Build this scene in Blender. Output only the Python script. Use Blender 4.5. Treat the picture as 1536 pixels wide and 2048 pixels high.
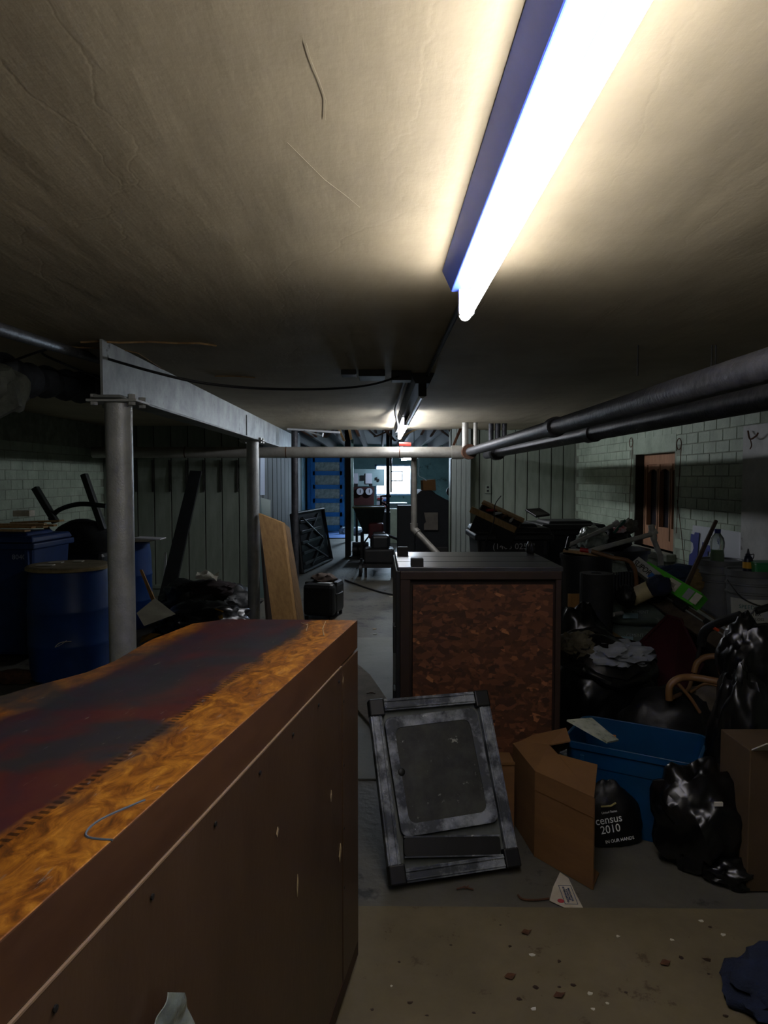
import bpy, bmesh, math, random
from mathutils import Vector, Matrix, noise, Euler
random.seed(7)
for o in list(bpy.data.objects): bpy.data.objects.remove(o)
S = bpy.context.scene
C = S.collection
R = math.radians

# ------------------------------------------------------------------ camera
FPX = 1420.0
EYE = Vector((0, 0, 1.5))
PITCH = math.atan(69 / FPX); YAW = math.atan(11 / FPX)
cd = bpy.data.cameras.new('camera'); cam = bpy.data.objects.new('camera', cd); C.objects.link(cam)
cd.sensor_fit = 'VERTICAL'; cd.sensor_height = 36; cd.sensor_width = 27
cd.lens = FPX / 2048 * 36; cd.clip_start = .02
cam.location = EYE; cam.rotation_euler = (R(90) - PITCH, 0, -YAW)
S.camera = cam
ROT = Euler((R(90) - PITCH, 0, -YAW)).to_matrix()

# ------------------------------------------------------------------ world, exposure
W = bpy.data.worlds.new('world'); S.world = W; W.use_nodes = True
bg = W.node_tree.nodes['Background']
bg.inputs[0].default_value = (0.62, 0.80, 1.0, 1); bg.inputs[1].default_value = 25.0
S.view_settings.view_transform = 'Standard'; S.view_settings.look = 'None'
S.view_settings.gamma = 1; S.view_settings.use_curve_mapping = False
S.view_settings.exposure = 0.0
TUBE = 45.0          # emission of the lit tubes
TUBE_FAR = 90.0
_l = bpy.data.lights.new('window_daylight', 'AREA'); _l.shape = 'RECTANGLE'; _l.size = 1.1; _l.size_y = .9; _l.energy = 800; _l.color = (.62, .82, 1)
_lo = bpy.data.objects.new('window_daylight', _l); C.objects.link(_lo); _lo.location = (.42, 20.9, 2.0); _lo.rotation_euler = (R(-68), 0, 0)

# ------------------------------------------------------------------ pixel -> place helpers (y = depth)
def ray(px, py): return ROT @ Vector(((px - 768) / FPX, -(py - 1024) / FPX, -1))
def D(px, py, d):
    v = ray(px, py); return EYE + v * (d / v.y)
def Z(px, py, z=0.0):
    v = ray(px, py); return EYE + v * ((z - EYE.z) / v.z)
def XX(px, py, x):
    v = ray(px, py); return EYE + v * (x / v.x)
V = Vector
CEIL = 2.15

# ------------------------------------------------------------------ materials
def lin(c):
    if isinstance(c, str):
        c = c.lstrip('#'); c = [int(c[i:i+2], 16) / 255 for i in (0, 2, 4)]
    return tuple((x / 12.92 if x <= .04045 else ((x + .055) / 1.055) ** 2.4) for x in c[:3]) + (1,)
MATS = {}
def mat(name, c1, c2=None, scale=6, rough=.7, metal=0, bump=0, bscale=40, detail=6, lo=.35, hi=.65,
        stretch=(1, 1, 1), c3=None, s3=25, t3=.68, spec=.5, coat=0, trans=0, ior=1.45, emit=None):
    if name in MATS: return MATS[name]
    m = bpy.data.materials.new(name); MATS[name] = m; m.use_nodes = True
    n, l = m.node_tree.nodes, m.node_tree.links
    b = n['Principled BSDF']
    b.inputs['Base Color'].default_value = lin(c1)
    b.inputs['Roughness'].default_value = rough; b.inputs['Metallic'].default_value = metal
    b.inputs['Specular IOR Level'].default_value = spec; b.inputs['Coat Weight'].default_value = coat
    b.inputs['Transmission Weight'].default_value = trans; b.inputs['IOR'].default_value = ior
    tc = n.new('ShaderNodeTexCoord'); mp = n.new('ShaderNodeMapping'); mp.inputs['Scale'].default_value = stretch
    l.new(tc.outputs['Object'], mp.inputs[0])
    out = None
    if c2:
        nz = n.new('ShaderNodeTexNoise'); nz.inputs['Scale'].default_value = scale; nz.inputs['Detail'].default_value = detail
        nz.inputs['Roughness'].default_value = .65
        l.new(mp.outputs[0], nz.inputs['Vector'])
        cr = n.new('ShaderNodeValToRGB'); cr.color_ramp.elements[0].position = lo; cr.color_ramp.elements[1].position = hi
        cr.color_ramp.elements[0].color = lin(c1); cr.color_ramp.elements[1].color = lin(c2)
        l.new(nz.outputs['Fac'], cr.inputs[0]); out = cr.outputs[0]
    if c3:
        nz3 = n.new('ShaderNodeTexNoise'); nz3.inputs['Scale'].default_value = s3; nz3.inputs['Detail'].default_value = 8
        nz3.inputs['Roughness'].default_value = .7
        l.new(mp.outputs[0], nz3.inputs['Vector'])
        mr = n.new('ShaderNodeMapRange'); mr.inputs[1].default_value = t3 - .03; mr.inputs[2].default_value = t3 + .03
        l.new(nz3.outputs['Fac'], mr.inputs[0])
        mx = n.new('ShaderNodeMix'); mx.data_type = 'RGBA'; l.new(mr.outputs[0], mx.inputs[0])
        if out: l.new(out, mx.inputs[6])
        else: mx.inputs[6].default_value = lin(c1)
        mx.inputs[7].default_value = lin(c3); out = mx.outputs[2]
    if out: l.new(out, b.inputs['Base Color'])
    if bump:
        nb = n.new('ShaderNodeTexNoise'); nb.inputs['Scale'].default_value = bscale; nb.inputs['Detail'].default_value = 6
        l.new(mp.outputs[0], nb.inputs['Vector'])
        bp = n.new('ShaderNodeBump'); bp.inputs['Strength'].default_value = bump; bp.inputs['Distance'].default_value = .01
        l.new(nb.outputs['Fac'], bp.inputs['Height']); l.new(bp.outputs[0], b.inputs['Normal'])
    if emit:
        b.inputs['Emission Color'].default_value = lin(emit[0]); b.inputs['Emission Strength'].default_value = emit[1]
    return m

def bagmat(name, c, rough=.22, strength=.8, scale=9):
    m = mat(name, c, rough=rough, spec=.7)
    n, l = m.node_tree.nodes, m.node_tree.links; b = n['Principled BSDF']
    tc = n.new('ShaderNodeTexCoord')
    nz = n.new('ShaderNodeTexNoise'); nz.noise_type = 'RIDGED_MULTIFRACTAL'; nz.inputs['Scale'].default_value = scale; nz.inputs['Detail'].default_value = 3
    nz.inputs['Distortion'].default_value = .6
    l.new(tc.outputs['Object'], nz.inputs['Vector'])
    bp = n.new('ShaderNodeBump'); bp.inputs['Strength'].default_value = strength; bp.inputs['Distance'].default_value = .02
    l.new(nz.outputs['Fac'], bp.inputs['Height']); l.new(bp.outputs[0], b.inputs['Normal'])
    return m

# ------------------------------------------------------------------ mesh builder
class MB:
    def __init__(s): s.v = []; s.f = []
    def add(s, vs, fs, M=None):
        k = len(s.v)
        s.v += [(M @ V(v)) if M else V(v) for v in vs]
        s.f += [tuple(i + k for i in f) for f in fs]
        return s
    def box(s, c, sz, M=None, taper=None):
        x, y, z = sz[0] / 2, sz[1] / 2, sz[2] / 2; tx, ty = taper or (1, 1)
        vs = [(c[0] + a * x * (tx if k > 0 else 1), c[1] + b * y * (ty if k > 0 else 1), c[2] + k * z) for k in (-1, 1) for a, b in ((-1, -1), (1, -1), (1, 1), (-1, 1))]
        return s.add(vs, [(3, 2, 1, 0), (4, 5, 6, 7), (0, 1, 5, 4), (1, 2, 6, 5), (2, 3, 7, 6), (3, 0, 4, 7)], M)
    def hexa(s, vs):   # 4 bottom, 4 top, world
        return s.add(vs, [(3, 2, 1, 0), (4, 5, 6, 7), (0, 1, 5, 4), (1, 2, 6, 5), (2, 3, 7, 6), (3, 0, 4, 7)])
    def slab(s, q, n):  # polygon q extruded by vector n
        k = len(q); q = [V(a) for a in q]; n = V(n)
        return s.add(q + [a + n for a in q], [tuple(range(k))[::-1], tuple(range(k, 2 * k))] + [(i, (i + 1) % k, (i + 1) % k + k, i + k) for i in range(k)])
    def ring(s, p, r, t, n, M=None): pass
    def tube(s, pts, r, n=12, cap=True, sx=1.0):
        pts = [V(p) for p in pts]; rs = r if isinstance(r, (list, tuple)) else [r] * len(pts)
        k0 = len(s.v); up = None
        for i, p in enumerate(pts):
            if i == 0: t = pts[1] - p
            elif i == len(pts) - 1: t = p - pts[i - 1]
            else: t = (pts[i + 1] - p).normalized() + (p - pts[i - 1]).normalized()
            t.normalize()
            if up is None: up = V((0, 0, 1)) if abs(t.z) < .9 else V((1, 0, 0))
            a = t.cross(up).normalized(); b = a.cross(t).normalized(); up = b
            for j in range(n):
                w = 2 * math.pi * j / n
                s.v.append(p + a * (math.cos(w) * rs[i] * sx) + b * (math.sin(w) * rs[i]))
        for i in range(len(pts) - 1):
            for j in range(n):
                q = k0 + i * n; s.f.append((q + j, q + n + j, q + n + (j + 1) % n, q + (j + 1) % n))
        if cap:
            s.f.append(tuple(k0 + j for j in range(n))); s.f.append(tuple(k0 + (len(pts) - 1) * n + j for j in range(n))[::-1])
        return s
    def lathe(s, prof, c=(0, 0, 0), n=32, M=None, cap=True):
        vs = []; fs = []
        for r, z in prof:
            for j in range(n):
                w = 2 * math.pi * j / n; vs.append((c[0] + r * math.cos(w), c[1] + r * math.sin(w), c[2] + z))
        for i in range(len(prof) - 1):
            for j in range(n): fs.append((i * n + j, i * n + (j + 1) % n, (i + 1) * n + (j + 1) % n, (i + 1) * n + j))
        if cap:
            fs.append(tuple(range(n))[::-1]); fs.append(tuple((len(prof) - 1) * n + j for j in range(n)))
        return s.add(vs, fs, M)
    def build(s, name, m, parent=None, smooth=True, bevel=0, ang=35):
        return obj(name, s.v, s.f, m, parent, smooth, bevel, ang)

def wloc(o):
    w = V((0, 0, 0))
    while o: w += o.location; o = o.parent
    return w
def obj(name, v, f, m, parent=None, smooth=True, bevel=0, ang=35):
    me = bpy.data.meshes.new(name)
    v = [V(a) for a in v]
    if parent is None:
        xs = [a.x for a in v]; ys = [a.y for a in v]; zs = [a.z for a in v]
        base = V(((min(xs) + max(xs)) / 2, (min(ys) + max(ys)) / 2, min(zs)))
    else:
        base = wloc(parent)
        xs = [a.x for a in v]; ys = [a.y for a in v]; zs = [a.z for a in v]
        base2 = V(((min(xs) + max(xs)) / 2, (min(ys) + max(ys)) / 2, min(zs)))
        if name in RECENTRE: 
            pass
    org = base if parent is None else base2
    me.from_pydata([tuple(a - org) for a in v], [], f)
    bm = bmesh.new(); bm.from_mesh(me); bmesh.ops.recalc_face_normals(bm, faces=bm.faces); bm.to_mesh(me); bm.free()
    if smooth:
        me.shade_smooth(); me.set_sharp_from_angle(angle=R(ang))
    me.materials.append(m)
    o = bpy.data.objects.new(name, me); C.objects.link(o)
    if parent is None: o.location = org
    else: o.parent = parent; o.location = org - wloc(parent)
    if bevel:
        b = o.modifiers.new('bevel', 'BEVEL'); b.width = bevel; b.segments = 2; b.limit_method = 'ANGLE'; b.angle_limit = R(40)
    return o
RECENTRE = set()
def tag(o, label, cat, group=None, kind=None):
    o['label'] = label; o['category'] = cat
    if group: o['group'] = group
    if kind: o['kind'] = kind
    return o
def thing(name, label, cat, loc, group=None):
    o = bpy.data.objects.new(name, None); C.objects.link(o); o.location = V(loc); o.empty_display_size = .05
    return tag(o, label, cat, group)
def struct(o): o['kind'] = 'structure'; return o
def TR(loc, rz=0, rx=0, ry=0): return Matrix.Translation(V(loc)) @ Euler((rx, ry, rz)).to_matrix().to_4x4()
def frame(o, a, b):   # origin, x axis towards a, y axis ~ b
    x = V(a).normalized(); z = x.cross(V(b)).normalized(); y = z.cross(x)
    M = Matrix((x, y, z)).transposed().to_4x4(); M.translation = V(o); return M
def blob(c, r, seed=0, amp=.25, freq=2.2, ridge=.12, sub=4, flat=None, M=None, pinch=None):
    bm = bmesh.new(); bmesh.ops.create_icosphere(bm, subdivisions=sub, radius=1)
    off = V((seed * 7.3, seed * 3.1, seed * 1.7))
    vs = []
    for v in bm.verts:
        p = v.co.normalized()
        k = 1 + amp * noise.noise(p * freq + off) + ridge * (1 - abs(noise.noise(p * freq * 2.6 + off)) * 2.5) + ridge * .4 * noise.noise(p * 9 + off)
        q = V((p.x * r[0] * k, p.y * r[1] * k, p.z * r[2] * k))
        if pinch and p.z > 0:
            w = 1 - pinch * max(0, p.z) ** 1.5; q.x *= w; q.y *= w
        if M: q = M @ q
        q += V(c)
        if flat is not None and q.z < flat: q.z = flat
        vs.append(q)
    fs = [tuple(v.index for v in f.verts) for f in bm.faces]
    bm.free(); return vs, fs
def blobobj(name, m, c, r, parent=None, **k):
    vs, fs = blob(c, r, **k); return obj(name, vs, fs, m, parent, True, 0, 60)
def sheet(name, m, pts, parent=None, nx=10, ny=10, amp=.01, thick=.002, seed=0, freq=6):
    a, b, c, d = [V(p) for p in pts]; n = (b - a).cross(d - a).normalized()
    top = []
    for j in range(ny + 1):
        for i in range(nx + 1):
            u, v = i / nx, j / ny
            p = (a * (1 - u) + b * u) * (1 - v) + (d * (1 - u) + c * u) * v
            top.append(p + n * amp * (noise.noise(p * freq + V((seed * 5.1, 0, 0))) + .5))
    k = len(top); vs = top + [p + n * thick for p in top]; fs = []
    for j in range(ny):
        for i in range(nx):
            q = j * (nx + 1) + i; fs.append((q, q + nx + 1, q + nx + 2, q + 1)); fs.append((q + k, q + 1 + k, q + nx + 2 + k, q + nx + 1 + k))
    e = [i for i in range(nx + 1)] + [(j + 1) * (nx + 1) - 1 for j in range(1, ny + 1)] + [ny * (nx + 1) + i for i in range(nx - 1, -1, -1)] + [j * (nx + 1) for j in range(ny - 1, 0, -1)]
    for i in range(len(e)):
        p, q = e[i], e[(i + 1) % len(e)]; fs.append((p, q, q + k, p + k))
    return obj(name, vs, fs, m, parent, True, 0, 50)
def text(txt, M, size, m, parent, name='lettering', ext=.0006, align='CENTER', sx=1.0):
    cu = bpy.data.curves.new('t', 'FONT'); cu.body = txt; cu.size = size; cu.extrude = ext; cu.align_x = align; cu.align_y = 'CENTER'; cu.space_line = .85
    cu.resolution_u = 3
    to = bpy.data.objects.new('t', cu); C.objects.link(to); bpy.context.view_layer.update()
    me = to.evaluated_get(bpy.context.evaluated_depsgraph_get()).to_mesh()
    vs = [M @ V((v.co.x * sx, v.co.y, v.co.z)) for v in me.vertices]; fs = [tuple(p.vertices) for p in me.polygons]
    to.to_mesh_clear(); bpy.data.objects.remove(to); bpy.data.curves.remove(cu)
    return obj(name, vs, fs, m, parent, False)
def arc(pts, n=6):   # Catmull-Rom
    pts = [V(p) for p in pts]; P = [pts[0]] + pts + [pts[-1]]; out = []
    for i in range(1, len(P) - 2):
        for k in range(n):
            t = k / n; a, b, c, d = P[i-1], P[i], P[i+1], P[i+2]
            out.append(.5 * ((2 * b) + (c - a) * t + (2 * a - 5 * b + 4 * c - d) * t * t + (3 * b - a - 3 * c + d) * t ** 3))
    return out + [pts[-1]]
def dup(root, loc=None, label=None):
    r = root.copy(); C.objects.link(r)
    if loc is not None: r.location = loc
    if label: r['label'] = label
    for ch in list(root.children):
        c = ch.copy(); C.objects.link(c); c.parent = r
        for g in list(ch.children):
            d = g.copy(); C.objects.link(d); d.parent = c
    return r

# ------------------------------------------------------------------ palette
M_mint = mat('mint_paint', '#a3b09e', '#869382', 4, .6, bump=.5, bscale=26, c3='#4b4a40', s3=14, t3=.70)
def worldpos(m):   # bricks share meshes: take the paint's noise from the place in the room, not from each brick
    n, l = m.node_tree.nodes, m.node_tree.links; g = n.new('ShaderNodeNewGeometry')
    for q in n:
        if q.type == 'MAPPING': l.new(g.outputs['Position'], q.inputs[0])
worldpos(M_mint)
M_mort = mat('mortar', '#8a9384', '#6d7265', 9, .8, bump=.3)
M_panel = mat('panel_paint', '#8b9387', '#727a6e', 2.5, .55, stretch=(3, 3, .5), c3='#4a4338', s3=5, t3=.66, bump=.1)
M_white = mat('dirty_white_paint', '#b9bab8', '#9a9a98', 3, .6, c3='#3a2a28', s3=6, t3=.66)
M_silver = mat('aluminium_paint', '#b6b8b6', '#9a9c9a', 8, .42, .15, bump=.25, bscale=90, c3='#5d5548', s3=11, t3=.70)
M_beam = mat('beam_paint', '#9b9f9d', '#6f7474', 5, .5, .35, bump=.15, c3='#3a3b3b', s3=7, t3=.66)
M_dpipe = mat('dark_pipe', '#4a4a4e', '#2f2f33', 12, .5, .4, bump=.4, bscale=50, c3='#6d6a64', s3=14, t3=.66)
M_black = mat('black_plastic', '#131416', '#1d1e20', 8, .45, c3='#3a3a3a', s3=20, t3=.72)
M_dark = mat('dark_metal', '#1f2022', '#2d2a28', 9, .6, .3)
M_bag = bagmat('black_bag', '#08080a', .3, .5)
M_blue = mat('blue_plastic', '#103d7c', '#0d3269', 4, .42, c3='#3c567c', s3=13, t3=.72)
M_cart = mat('cart_blue', '#16376e', '#122c59', 4, .5)
M_tote = mat('tote_blue', '#073f66', '#063355', 4, .4, c3='#2a6c8e', s3=16, t3=.72)
M_card = mat('cardboard', '#77552f', '#674828', 3, .85, stretch=(1, 1, 3), bump=.05, c3='#6a4525', s3=7, t3=.68)
M_ply = mat('plywood', '#a37a41', '#8a6431', 5, .75, stretch=(6, 6, .6))
M_wood = mat('raw_wood', '#b39468', '#8f744b', 10, .8, stretch=(4, 4, 1))
M_dwood = mat('dark_wood', '#3a2a1f', '#271b14', 8, .6, stretch=(3, 3, 1))
M_paper = mat('paper', '#c9c6ba', '#aaa695', 12, .8)
M_brown = mat('cabinet_side', '#4f3b2b', '#402f22', 4, .38, stretch=(1, 1, .35), c3='#554233', s3=9, t3=.66, bump=.05, bscale=80)
M_rust = mat('rust', '#5c3a24', '#3a2519', 12, .85)
M_tan = mat('tan_plaster', '#9c8058', '#6e5535', 9, .9, bump=.5)
M_glass = mat('bottle_plastic', '#dfe8e4', rough=.08, trans=.9, ior=1.35)
M_cable = mat('cable_black', '#17171a', rough=.6)

# ================================================================== THE SETTING
def wall(name, q, n, m):
    return struct(MB().slab(q, n).build(name, m, smooth=False))
YB = -3.2; YF = 20.0; XL = -3.47; XR = 2.7
M_floor = mat('concrete', '#5c594f', '#45433c', 1.6, .62, bump=.35, bscale=25, c3='#2c2a26', s3=3.0, t3=.60)
wall('floor', [(XL - .2, YB, 0), (XR + .3, YB, 0), (XR + .3, YF, 0), (XL - .2, YF, 0)], (0, 0, -.12), M_floor)

# ceiling plaster with its ripples and hairline cracks
def ceilmat():
    m = mat('ceiling_plaster', '#a99d84', '#958a74', 1.3, .75, c3='#857962', s3=9, t3=.74)
    n, l = m.node_tree.nodes, m.node_tree.links; b = n['Principled BSDF']
    tc = n.new('ShaderNodeTexCoord')
    mp = n.new('ShaderNodeMapping'); mp.inputs['Rotation'].default_value = (0, 0, R(-20)); mp.inputs['Scale'].default_value = (2.2, .5, 1)
    l.new(tc.outputs['Object'], mp.inputs[0])
    a = n.new('ShaderNodeTexNoise'); a.inputs['Scale'].default_value = 2.2; a.inputs['Detail'].default_value = 7; l.new(mp.outputs[0], a.inputs['Vector'])
    g = n.new('ShaderNodeTexNoise'); g.inputs['Scale'].default_value = 60; g.inputs['Detail'].default_value = 8; l.new(tc.outputs['Object'], g.inputs['Vector'])
    vo = n.new('ShaderNodeTexVoronoi'); vo.feature = 'DISTANCE_TO_EDGE'; vo.inputs['Scale'].default_value = .9
    ds = n.new('ShaderNodeTexNoise'); ds.inputs['Scale'].default_value = 2; ds.inputs['Detail'].default_value = 6; l.new(tc.outputs['Object'], ds.inputs['Vector'])
    ad = n.new('ShaderNodeMixRGB'); ad.blend_type = 'ADD'; ad.inputs[0].default_value = .6; l.new(mp.outputs[0], ad.inputs[1]); l.new(ds.outputs['Color'], ad.inputs[2])
    l.new(ad.outputs[0], vo.inputs['Vector'])
    mr = n.new('ShaderNodeMapRange'); mr.inputs[2].default_value = .008; l.new(vo.outputs['Distance'], mr.inputs[0])
    b1 = n.new('ShaderNodeBump'); b1.inputs['Strength'].default_value = .30; b1.inputs['Distance'].default_value = .03; l.new(a.outputs['Fac'], b1.inputs['Height'])
    b2 = n.new('ShaderNodeBump'); b2.inputs['Strength'].default_value = .14; b2.inputs['Distance'].default_value = .004; l.new(g.outputs['Fac'], b2.inputs['Height']); l.new(b1.outputs[0], b2.inputs['Normal'])
    b3 = n.new('ShaderNodeBump'); b3.inputs['Strength'].default_value = .06; b3.inputs['Distance'].default_value = .004; l.new(mr.outputs[0], b3.inputs['Height']); l.new(b2.outputs[0], b3.inputs['Normal'])
    l.new(b3.outputs[0], b.inputs['Normal'])
    return m
M_ceil = ceilmat()
random.seed(3)
edge = [(XL - .2 + i * .22, 9.75 + .18 * noise.noise(V((i * .9, 0, 0))) + random.uniform(-.05, .05)) for i in range(30)]
edge = [e for e in edge if e[0] < XR + .2] + [(XR + .2, 9.8)]
cb = MB().slab([(XL - .2, YB, CEIL), (XR + .2, YB, CEIL)] + [(x, y, CEIL) for x, y in edge[::-1]], (0, 0, .04))
struct(cb.build('ceiling', M_ceil, smooth=False))
M_deck = mat('old_floor_boards', '#3a3430', '#262220', 6, .85, stretch=(1, 6, 1))
wall('upper_deck', [(XL - .2, 8.5, 2.42), (XR + .3, 8.5, 2.42), (XR + .3, YF, 2.42), (XL - .2, YF, 2.42)], (0, 0, .1), M_deck)
wall('trim_1', [(XL - .2, 8.5, 2.19), (XR + .3, 8.5, 2.19), (XR + .3, 8.5, 2.5), (XL - .2, 8.5, 2.5)], (0, -.05, 0), M_deck)
M_far = mat('far_wall_paint', '#7d9c99', '#5f807e', 2.5, .6, c3='#3d4c48', s3=5, t3=.62)

# right brick wall with a window opening
wp = [XX(1272, 905, XR), XX(1272, 1108, XR), XX(1350, 905, XR), XX(1350, 1120, XR)]
WY1 = wp[0].y; WY0 = wp[2].y; WZ1 = 1.735; WZ0 = .80
wr = MB()
for (y0, y1, z0, z1) in ((YB, WY0, 0, 2.5), (WY1, YF, 0, 2.5), (WY0, WY1, 0, WZ0), (WY0, WY1, WZ1, 2.5)):
    wr.box((XR + .15, (y0 + y1) / 2, (z0 + z1) / 2), (.3, y1 - y0, z1 - z0))
WR = struct(wr.build('wall_right', M_mort, smooth=False))
WL = wall('wall_left', [(XL, YB, 0), (XL, YF, 0), (XL, YF, 2.5), (XL, YB, 2.5)], (-.2, 0, 0), M_mort)
wall('wall_back', [(XL, YB, 0), (XR, YB, 0), (XR, YB, 2.5), (XL, YB, 2.5)], (0, -.2, 0), M_mint)
# bricks: a few shared meshes
def brickmeshes(dx):
    out = []
    for s in range(6):
        rnd = random.Random(s)
        bm = bmesh.new(); bmesh.ops.create_cube(bm, size=1)
        for v in bm.verts:
            v.co = V((v.co.x * .012, v.co.y * (.2085), v.co.z * .0868)) + V((0, rnd.uniform(-.0015, .0015), rnd.uniform(-.0012, .0012)))
        bmesh.ops.bevel(bm, geom=list(bm.edges), offset=.0025, segments=1, affect='EDGES')
        me = bpy.data.meshes.new('brick'); bm.to_mesh(me); bm.free(); me.materials.append(M_mint); out.append(me)
    return out
BR = brickmeshes(0)
def lay(wallo, x, y0, y1, z0, z1, skip=lambda y, z: False):
    rnd = random.Random(int(y1 * 10)); k = 0; z = z0
    while z < z1:
        y = y0 + (.108 if k % 2 else 0)
        while y < y1:
            if not skip(y, z):
                o = bpy.data.objects.new('brick', rnd.choice(BR)); C.objects.link(o); o.parent = wallo
                o.location = V((x + rnd.uniform(-.002, .002), y, z)) - wloc(wallo)
            y += .216
        z += .093; k += 1
lay(WR, XR + .0015, 5.02, 9.6, .72, 1.95, lambda y, z: WY0 - .10 < y < WY1 + .10 and (WZ0 - .05 < z < WZ1 + .16))
lay(WL, XL - .0015, 6.3, 8.9, .78, 1.86)

# front-facing panelled walls
def boards(name, p0, p1, z1, n, m, back, lines=None, gap=.006):
    p0 = V(p0); p1 = V(p1); d = (p1 - p0); L = d.length; u = d.normalized(); nrm = V((u.y, -u.x, 0))
    w = struct(MB().slab([p0, p1, p1 + V((0, 0, z1)), p0 + V((0, 0, z1))], -nrm * .12).build(name, back, smooth=False))
    xs = lines or [i / n for i in range(n + 1)]
    for a, b in zip(xs[:-1], xs[1:]):
        A = p0 + u * (L * a + gap); B = p0 + u * (L * b - gap); th = .012 + random.uniform(0, .006)
        MB().slab([A + V((0, 0, .0)), B, B + V((0, 0, z1 - .01)), A + V((0, 0, z1 - .01))], nrm * th).build('board', m, w, smooth=False, bevel=.002)
    return w
M_gap = mat('gap_dark', '#26251f', rough=.9)
boards('wall_front_right', (1.22, 9.75, 0), (XR, 9.75, 0), 2.42, 9, M_panel, M_gap)
wl = boards('wall_front_left', (XL, 9.0, 0), (-1.55, 9.0, 0), 2.42, 9, M_panel, M_gap)
M_bd = mat('partition_boards', '#4b5150', '#383d3d', 5, .7, stretch=(4, 4, .6))
boards('wall_partition', (-1.55, 9.02, 0), (-1.44, 13.0, 0), 2.42, 11, M_bd, M_gap, gap=.02)
# upper battens of the left panelling
for i in range(9):
    x = XL + .2 + i * .213
    MB().box((x, 8.975, 1.52), (.018, .03, .40)).build('batten', M_gap, wl, smooth=False)
struct(MB().box(((XL - 1.55) / 2, 8.97, .05), (abs(XL + 1.55), .03, .1)).box(((XL - 1.55) / 2, 8.965, .12), (abs(XL + 1.55), .045, .04)).build('baseboard_front', M_panel, smooth=False))
# pillar left of the right-hand panelling
pl = boards('wall_pillar', (.98, 9.55, 0), (1.24, 9.55, 0), 2.42, 4, mat('pillar_paint', '#7f8783', '#666c69', 3, .5, stretch=(4, 4, .4)), M_gap, gap=.003)
wall('wall_pillar_side', [(.98, 9.56, 0), (.98, 9.9, 0), (.98, 9.9, 2.42), (.98, 9.56, 2.42)], (.02, 0, 0), M_panel)
# far end wall with the daylight window opening
fx0 = D(753, 960, YF).x; fx1 = D(821, 960, YF).x; fz1 = D(780, 932, YF).z; fz0 = D(780, 988, YF).z
fw = MB()
for (x0, x1, z0, z1) in ((XL, fx0, 0, 2.5), (fx1, XR, 0, 2.5), (fx0, fx1, 0, fz0), (fx0, fx1, fz1, 2.5)):
    fw.box(((x0 + x1) / 2, YF + .1, (z0 + z1) / 2), (x1 - x0, .2, z1 - z0))
struct(fw.build('wall_far', M_far, smooth=False))
wall('wall_far_right', [(2.3, 9.9, 0), (2.3, YF, 0), (2.3, YF, 2.42), (2.3, 9.9, 2.42)], (.1, 0, 0), M_far)
M_glz = mat('frosted_glass', '#e8f1f5', rough=.3); M_glz.node_tree.nodes['Principled BSDF'].inputs['Alpha'].default_value = .15
w2 = struct(MB().box(((fx0 + fx1) / 2, YF + .03, fz1 + .02), (fx1 - fx0 + .1, .08, .05)).box(((fx0 + fx1) / 2, YF + .03, fz0 - .02), (fx1 - fx0 + .1, .1, .05)).box((fx0 - .02, YF + .03, (fz0 + fz1) / 2), (.05, .08, fz1 - fz0 + .08)).box((fx1 + .02, YF + .03, (fz0 + fz1) / 2), (.05, .08, fz1 - fz0 + .08)).build('window_2', mat('blue_white_frame', '#7aa0c0', rough=.5), smooth=False))
MB().box(((fx0 + fx1) / 2, YF + .06, (fz0 + fz1) / 2), (fx1 - fx0, .006, fz1 - fz0)).build('pane', M_glz, w2, smooth=False)
MB().box(((fx0 + fx1) / 2 - .12, YF - .02, (fz0 + fz1) / 2), (.03, .04, fz1 - fz0)).build('mullion', M_dark, w2, smooth=False)
vx = (fx0 + fx1) / 2 + .09
b = MB()
for dx, dz, sx, sz in ((0, .13, .34, .03), (0, -.13, .34, .03), (-.16, 0, .03, .26), (.16, 0, .03, .26)): b.box((vx, YF - .03, fz0 + .5 + dz), (sx, .05, sz)) if dx == 0 else b.box((vx + dx, YF - .03, fz0 + .5), (sx, .05, sz))
b.build('vent_frame', M_dark, w2, smooth=False)

# ================================================================== LIGHTS
M_hous = mat('fixture_blue_glare', '#4f6cf0', '#4a66e0', 5, .4)  # blue camera glare around the tube, put into the housing's base colour
M_tube = mat('tube_glow', '#ffffff', emit=('#fbf6ee', TUBE))
M_tube2 = mat('tube_glow_far', '#ffffff', emit=('#f1f6ff', TUBE_FAR))
M_tubeoff = mat('tube_off', '#9a9c9a', rough=.3)
M_sock = mat('socket_white', '#c7c9cf', rough=.5)
def tube_fixture(label, xc, y0, y1, lit, hm):
    t = thing('tube_light', label, 'light', (xc, (y0 + y1) / 2, CEIL), 'row of ceiling tube lights')
    q = [(xc - .075, y0, CEIL), (xc - .045, y0, CEIL - .065), (xc + .045, y0, CEIL - .065), (xc + .075, y0, CEIL)]
    MB().slab(q, (0, y1 - y0, 0)).build('housing', hm, t, smooth=False, bevel=.003)
    for yy in (y0 + .02, y1 - .02):
        MB().box((xc + .0, yy, CEIL - .10), (.05, .03, .085)).build('socket', M_sock if lit else M_dark, t, smooth=False, bevel=.004)
    zt = CEIL - .135
    MB().tube([(xc, y0 + .04, zt), (xc, y1 - .0, zt)], .019, 16).build('tube', {1: M_tube, 2: M_tube2, 0: M_tubeoff}[lit], t)
    for yy in (y0 + .045, y1 + .0):
        MB().tube([(xc, yy - .01, zt), (xc, yy + .01, zt)], .0185, 16).build('end_cap', M_sock if not lit else {1: M_tube, 2: M_tube2}[lit], t)
    return t
XT = .275
tube_fixture('bright ceiling tube light running out over the viewer, nearest in the row', XT, -.12, 2.27, 1, M_hous)
M_dh = mat('fixture_dark', '#3b3c40', '#2c2d31', 6, .6)
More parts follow.
